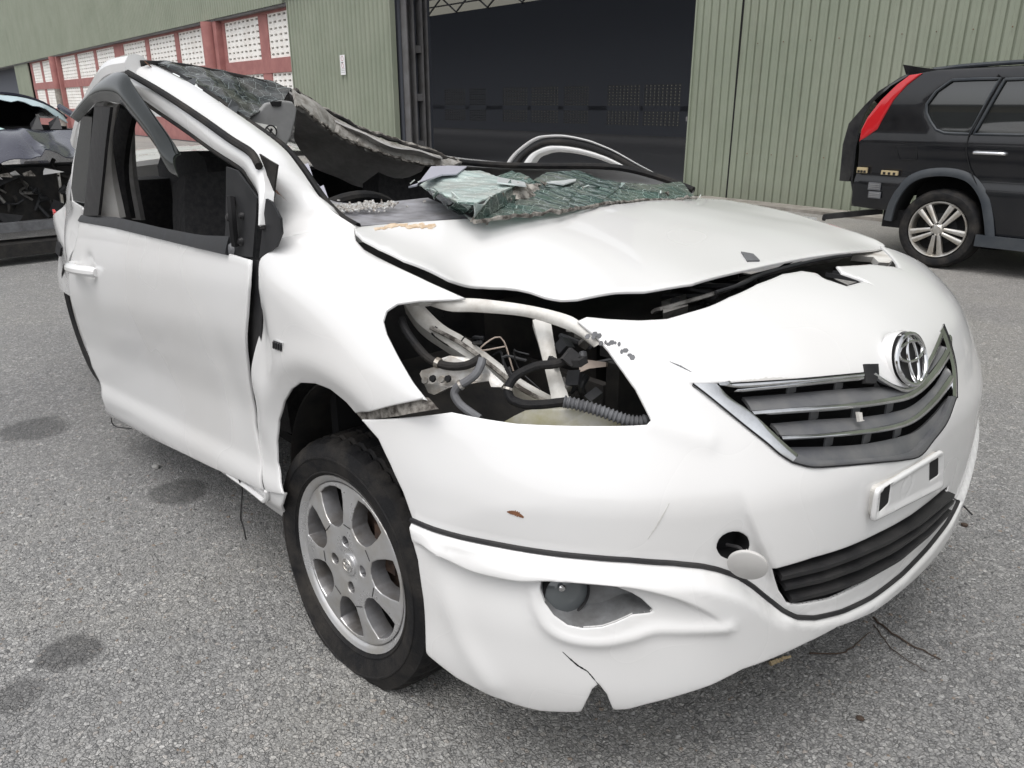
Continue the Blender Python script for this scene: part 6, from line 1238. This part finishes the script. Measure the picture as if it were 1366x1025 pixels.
for c in (ar, ar2):
    x = c[:, 0].mean(); mb = MB(); mb.box((x, YS+.34, .42), (.62, .02, .5)); mb.build('arch_back', M['dark'], suv, False)
sl_ = MB(); sl_.box((.13, YS-.006, .255), (1.55, .03, .085)); sl_.build('sill_trim', M['matt'], suv, False)
hd = np.array([[*D['suv_handle'][0]], [*D['suv_handle'][1]]])
def handle(x0, x1, z):
    mb = MB(); mb.tube(spline([(x0, YS+.002, z), (x0+.02, YS-.03, z+.002), ((x0+x1)/2, YS-.034, z+.003), (x1-.02, YS-.03, z+.002), (x1, YS+.002, z)], 20), .014, 8); return mb.build('door_handle', M['chrome'], suv)
handle(hd[0, 0], hd[1, 0], hd[:, 1].mean()); handle(hd[0, 0]+.95, hd[1, 0]+.95, hd[:, 1].mean()+.01)
for sm in (D['suv_seam'], [(.15, 1.40), (.17, 1.0), (.15, .6), (.18, .3)]):
    q = resample(np.array(sm, float), 30); P = S_suv(q)+[0, -.0105, 0]
    mb = MB(); mb.tube(P, .0035, 5); mb.build('door_gap', M['dark'], suv)
fd = np.array(D['suv_fuel'], float); mb = MB(); q = densify(rrect(fd, .02), .02); P = S_suv(q)+[0, -.006, 0]
v, f = tube_geo(np.vstack([P, P[:1]]), .003, 5, False); mb.add(v, f); mb.build('fuel_flap', M['dark'], suv)
b4 = D['suv_br']
for (x0, z0), (x1, z1) in ((b4[0], b4[1]), (b4[2], b4[3])):
    mb = MB(); mb.box(((x0+x1)/2, YS-.022, (z0+z1)/2), (abs(x1-x0), .02, abs(z1-z0))); bb = mb.build('bumper_bracket', mat('yellowed_bracket', (.42, .34, .2), .7), suv, False)
    for t in (.2, .5, .8): mb = MB(); mb.box((x0+(x1-x0)*t, YS-.033, z1+.012), (.018, .008, .018)); mb.build('bracket_slot', M['dark'], bb, False)
v4 = D['suv_vent']
for (x0, z0), (x1, z1) in ((v4[0], v4[1]), (v4[2], v4[3])):
    mb = MB(); mb.box(((x0+x1)/2, YS-.014, (z0+z1)/2), (abs(x1-x0)+.01, .01, abs(z1-z0))); vf = mb.build('vent_flap', M['grey_plastic'], suv, False)
    for t in (.25, .5, .75): mb = MB(); mb.box(((x0+x1)/2, YS-.021, z0+(z1-z0)*t), (abs(x1-x0)*.9, .006, .006)); mb.build('vent_rib', M['visor_grey'], vf, False)
h0, h1 = D['suv_hitch']; mb = MB(); mb.bar((h0[0], 5.28, h0[1]), (h1[0]+.15, 5.42, h1[1]), .07, .045); mb.tube([(h0[0]-.005, 5.28, h0[1]-.006), (h0[0]+.01, 5.28, h0[1]-.006)], .03, 10); mb.build('hanging_bumper_beam', M['black_plastic'], suv, False)
def suv_wheel(x, y, s, nme='wheel'):
    c = np.array([x, y, .302]); o = np.array([0, -s, 0.]); R = .304
    mb = MB(); mb.lathe([(.215, -.02), (.225, .005), (.25, .016), (.275, .012), (.292, -.006), (.300, -.03), (R, -.05), (R, -.15), (.295, -.18), (.22, -.19)], c, o, 64)
    w = mb.build(nme, M['rubber'], suv)
    mb = MB(); mb.lathe([(.196, -.012), (.205, .004), (.213, .006), (.217, -.004)], c, o, 64); mb.lathe([(.196, -.012), (.19, -.10), (.0, -.11)], c, o, 48); rm = mb.build('rim', M['silver'], w)
    mb = MB(); mb.lathe([(.188, -.085), (0, -.085)], c, o, 40); mb.build('barrel_shade', M['dark'], rm)
    mb = MB(); mb.lathe([(.12, -.07), (0, -.07)], c, o, 40); mb.build('brake_disc', M['trim'], rm)
    for k in range(5):
        for d in (-1, 1):
            th = math.radians(90+72*k-180+3); rd_ = np.array([math.cos(th), 0, math.sin(th)]); tn = np.array([-math.sin(th), 0, math.cos(th)])
            a0 = c+.045*rd_+tn*d*.017+o*.004; a1 = c+.198*rd_+tn*d*.036-o*.004
            sd = np.cross(a1-a0, o); sd /= np.linalg.norm(sd)
            mb = MB(); mb.strip(resample([a0-sd*.012, a1-sd*.022], 6), resample([a0+sd*.012, a1+sd*.022], 6), .03, .006, 4, o); mb.build('spoke', M['silver'], rm)
        th = math.radians(90+72*k-144+3); p = c+.050*np.array([math.cos(th), 0, math.sin(th)])
        mb = MB(); mb.lathe([(0, .004), (.008, .004), (.010, -.01)], p, o, 8); mb.build('wheel_nut', M['dark'], rm)
    mb = MB(); mb.lathe([(0, .012), (.028, .010), (.036, .002), (.05, -.004), (.055, -.03)], c, o, 24); mb.build('wheel_hub', M['silver'], rm)
    return w
suv_wheel(-.932, YS+.005, 1); suv_wheel(1.40, YS+.005, 1); suv_wheel(-.932, YS+1.43, -1); suv_wheel(1.40, YS+1.43, -1)
# ------------------------------------------------------------------ dark saloon with a smashed front, behind the white car
M['indigo'] = mat('dark_blue_grey_paint', (.025, .026, .045), .22, coat=.5, build=mottled((.014, .015, .030), (.030, .031, .048), 4, 0, .15, .35))
dk = thing('smashed_dark_car', 'dark blue-grey saloon with a crumpled bonnet and missing front, beyond white car', 'car', (-7, .06, 0))
YC = .06
def arc(X_, zt, hw, zb, n=24, pw=3.2):     # section across the car
    t = np.linspace(-1, 1, n); return np.stack([np.full(n, X_), YC+hw*t, zb+(zt-zb)*(1-np.abs(t)**pw)], 1)
rb = MB(); A_ = arc(-7.55, 1.335, .70, 1.10); B_ = arc(-8.9, 1.34, .70, 1.10)
V, F = strip_geo(A_, B_, .02, .0, 6, (0, 0, 1)); rb.add(V, F); rb.build('roof', M['indigo'], dk)
for s in (-1, 1):
    mb = MB(); mb.tube(spline([(-7.52, YC+.64*s, 1.20), (-7.2, YC+.72*s, 1.08), (-6.95, YC+.79*s, .985)], 16), .03, 8); mb.build('windscreen_pillar', M['indigo'], dk)
    sd = [(-6.3, .30), (-6.35, .80), (-6.95, .97), (-7.6, .99), (-9.5, .98), (-10.2, .9), (-10.3, .35)]
    mb = MB(); mb.poly([(x, YC+.80*s, z) for x, z in sd], .04, (0, s, 0)); mb.build('body_side', M['indigo'], dk, False)
    mb = MB(); mb.lathe([(.0, 0), (.20, 0), (.30, -.02), (.30, -.18), (.2, -.2)], (-6.75, YC+.83*s, .3), (0, s, 0), 32); mb.build('wheel', M['rubber'], dk)
    mb = MB(); mb.lathe([(.0, 0), (.20, 0), (.30, -.02), (.30, -.18), (.2, -.2)], (-9.4, YC+.83*s, .3), (0, s, 0), 32); mb.build('wheel', M['rubber'], dk)
# screen: remaining glass painted pale for its sky reflection, the cabin dark behind it
M['paleglass'] = mat('sky_pale_broken_glass', (.42, .52, .55), .08, spec=.8, coat=.5)
up = arc(-7.53, 1.305, .66, 1.12, 25); lowr = arc(-7.44, 1.262, .665, 1.04, 25); lowr[:, 2] += .012*np.sin(np.arange(25)*1.9)
mb = MB(); mb.strip(up, lowr, .006, 0, 3, (1, 0, .5)); mb.build('broken_windscreen', M['paleglass'], dk)
mb = MB(); mb.box((-8.2, YC, .98), (1.3, 1.35, .08)); mb.box((-8.6, YC, 1.12), (.1, 1.3, .3)); mb.build('cabin', M['dark'], dk, False)
for k in range(2):
    mb = MB(); a = (-7.35, YC+.32+.16*k, 1.0); mb.poly([a, (-7.3, a[1]+.09, 1.0), (-7.42, a[1]+.07+.05*RNG.random(), 1.07+.12*RNG.random()), (-7.45, a[1]+.02, 1.03+.06*RNG.random())], .006, (1, 0, .3)); mb.build('hanging_shard', M['trim'], dk, False)
ab = [(-7.15, -.17, 1.0), (-7.15, -.19, 1.03), (-7.22, -.16, 1.115), (-7.24, -.09, 1.11), (-7.2, .06, 1.04), (-7.15, .16, 1.0)]
mb = MB(); mb.poly(ab, .10, (1, 0, .3)); mb.build('airbag', mat('airbag_cloth', (.45, .60, .60), .8), dk, False)
# crumpled bonnet
lo = D['dc_hood_low']; ly = np.array([p[0] for p in lo]); lz = np.array([p[1] for p in lo])
rr = np.random.default_rng(5); V = []; ny, nx = 44, 22
for i in range(nx):
    t = i/(nx-1)
    for j in range(ny):
        y = YC-.80+1.6*j/(ny-1); zf = .745+.07*np.sin(y*5.5+1.2)+(.05 if y > .15 else 0); X_ = -7.0+t*.98; z = 1.0*(1-t)+zf*t
        z += (.045*math.sin(y*7+3*t)*math.sin(math.pi*t)+.03*abs(math.sin(11*y+6*t))*t+.05*math.sin(math.pi*t))*min(1, (.82-abs(y-YC))*6)
        X_ += .05*math.sin(y*9+1)*t
        V.append((X_, y, z))
F = [(i*ny+j, i*ny+j+1, (i+1)*ny+j+1, (i+1)*ny+j) for i in range(nx-1) for j in range(ny-1)]
V = np.array(V); nn = np.tile([0, 0, 1.], (len(V), 1)); VV, FF = thicken(V, nn, np.array([t for f in F for t in ((f[0], f[1], f[2]), (f[0], f[2], f[3]))]), .006)
meshobj('crumpled_bonnet', VV, FF, M['indigo'], dk, True, 40)
mb = MB(); mb.box((-6.55, YC, .48), (.5, 1.5, .5)); mb.build('engine', M['bayblack'], dk, False)
mb = MB(); mb.box((-6.12, YC, .285), (.12, 1.45, .07)); mb.build('bumper_beam', M['grey_plastic'], dk, False)
mb = MB(); mb.box((-6.1, YC, .12), (.3, 1.5, .10)); mb.build('lower_apron', M['bayblack'], dk, False)
ds = D['dc_strip']; mb = MB(); mb.poly([(-6.05, y, z) for y, z in ds], .01, (1, 0, 0)); mb.build('bent_strip', M['white'], dk, False)
for k in range(5):
    y = -.35+.085*k+RNG.normal(0, .02); mb = MB(); mb.poly([(-6.1, y, .70), (-6.08, y+.06, .70+.03*RNG.random()), (-6.09, y+.09, .69-.03*RNG.random()), (-6.1, y+.01, .67+.02*RNG.random())], .02, (1, 0, 0)); mb.build('lamp_fragment', M['chrome'] if k % 2 else M['dirty'], dk, False)
for k in range(12):
    p = np.array([-6.25+RNG.normal(0, .03), RNG.uniform(-.35, .75), RNG.uniform(.38, .72)]); q = p+np.array([0, RNG.normal(0, .06), RNG.normal(0, .08)])
    mb = MB(); mb.tube([p, q], RNG.uniform(.008, .02), 6); mb.build('bent_bracket', M['greymetal'] if k % 4 == 0 else M['bayblack'], dk)
mb = MB(); mb.bar((-6.22, .27, .70), (-6.2, .25, .42), .035, .02, (0, 1, 0)); mb.build('steel_bracket', M['steel'], dk, False)
for z in (.5, .58, .66): mb = MB(); mb.tube([(-6.205, .262, z), (-6.195, .262, z)], .008, 8); mb.build('bracket_hole', M['dark'], dk)

rw_ = np.random.default_rng(21)
for k in range(22):                                    # tangled pipes and torn plastic in the open front
    p = np.array([-6.22+rw_.normal(0, .03), rw_.uniform(-.35, .78), rw_.uniform(.36, .70)]); q = [p]
    for i_ in range(3): q.append(q[-1]+rw_.normal(0, .07, 3)*[.4, 1, 1])
    mb = MB(); mb.tube(spline(q, 16), rw_.uniform(.006, .022), 7); mb.build('bent_pipe', M[('trim', 'bayblack', 'trim', 'greymetal', 'bayblack', 'trim')[k % 6]], dk)
for k in range(9):
    p = np.array([-6.16, rw_.uniform(-.35, .75), rw_.uniform(.36, .72)]); an = np.sort(rw_.uniform(0, 6.28, 5)); r_ = rw_.uniform(.03, .09)
    mb = MB(); mb.poly([p+[rw_.normal(0, .02), r_*1.4*math.cos(t), r_*math.sin(t)] for t in an], .006, (1, 0, 0)); mb.build('torn_plastic', M[('trim', 'bayblack')[k % 2]], dk, False)
# ------------------------------------------------------------------ litter on the asphalt
M['twig'] = mat('dry_twig', (.06, .042, .032), .9); M['straw'] = mat('dry_straw', (.42, .33, .2), .8)
def litter(name, key, r, m, label, cat, up=.004):
    mb = MB(); mb.tube(spline(np.array(D[key], float)+[0, 0, up], 18)+RNG.normal(0, .0015, (18, 3))*[1, 1, .4], np.linspace(r, r*.5, 18), 6); return tag(mb.build(name, m), label, cat)
litter('dry_stick', 'stick', .006, M['straw'], 'short pale split stick on the asphalt below the front lip', 'stick', .006)
litter('thin_twig', 'twig1', .0030, M['twig'], 'longest dark twig on the asphalt right of the pale stick', 'twig')
litter('thin_twig', 'twig2', .0022, M['twig'], 'thin dark twig running towards the pale stick', 'twig')
litter('thin_twig', 'twig3', .0016, M['twig'], 'hair-thin twig crossing under the longest twig', 'twig')
litter('bark_chip', 'debris1', .004, M['twig'], 'tiny dark bark chip alone on the near asphalt', 'bark chip') if len(D['debris1']) > 1 else None
def lump(name, key, r, m, label, cat):
    p = np.array(D[key][0], float); bm = bmesh.new(); bmesh.ops.create_icosphere(bm, subdivisions=2, radius=r)
    for v in bm.verts: v.co = Vector((v.co.x*RNG.uniform(.9, 1.3), v.co.y*RNG.uniform(.7, 1.1), v.co.z*.6+r*.5))+Vector(p)
    me = bpy.data.meshes.new(name); bm.to_mesh(me); bm.free(); me.materials.append(m); return tag(link(bpy.data.objects.new(name, me)), label, cat)
lump('loose_pebble', 'pebble1', .014, M['chip_b'], 'pale pebble alone on the asphalt beside the front door', 'pebble')
lump('bark_chip', 'debris1', .008, M['twig'], 'small dark chip alone on the near asphalt at lower right', 'chip')
lump('bark_chip', 'debris2', .010, M['twig'], 'small dark chip on the asphalt right of the front bumper', 'chip')
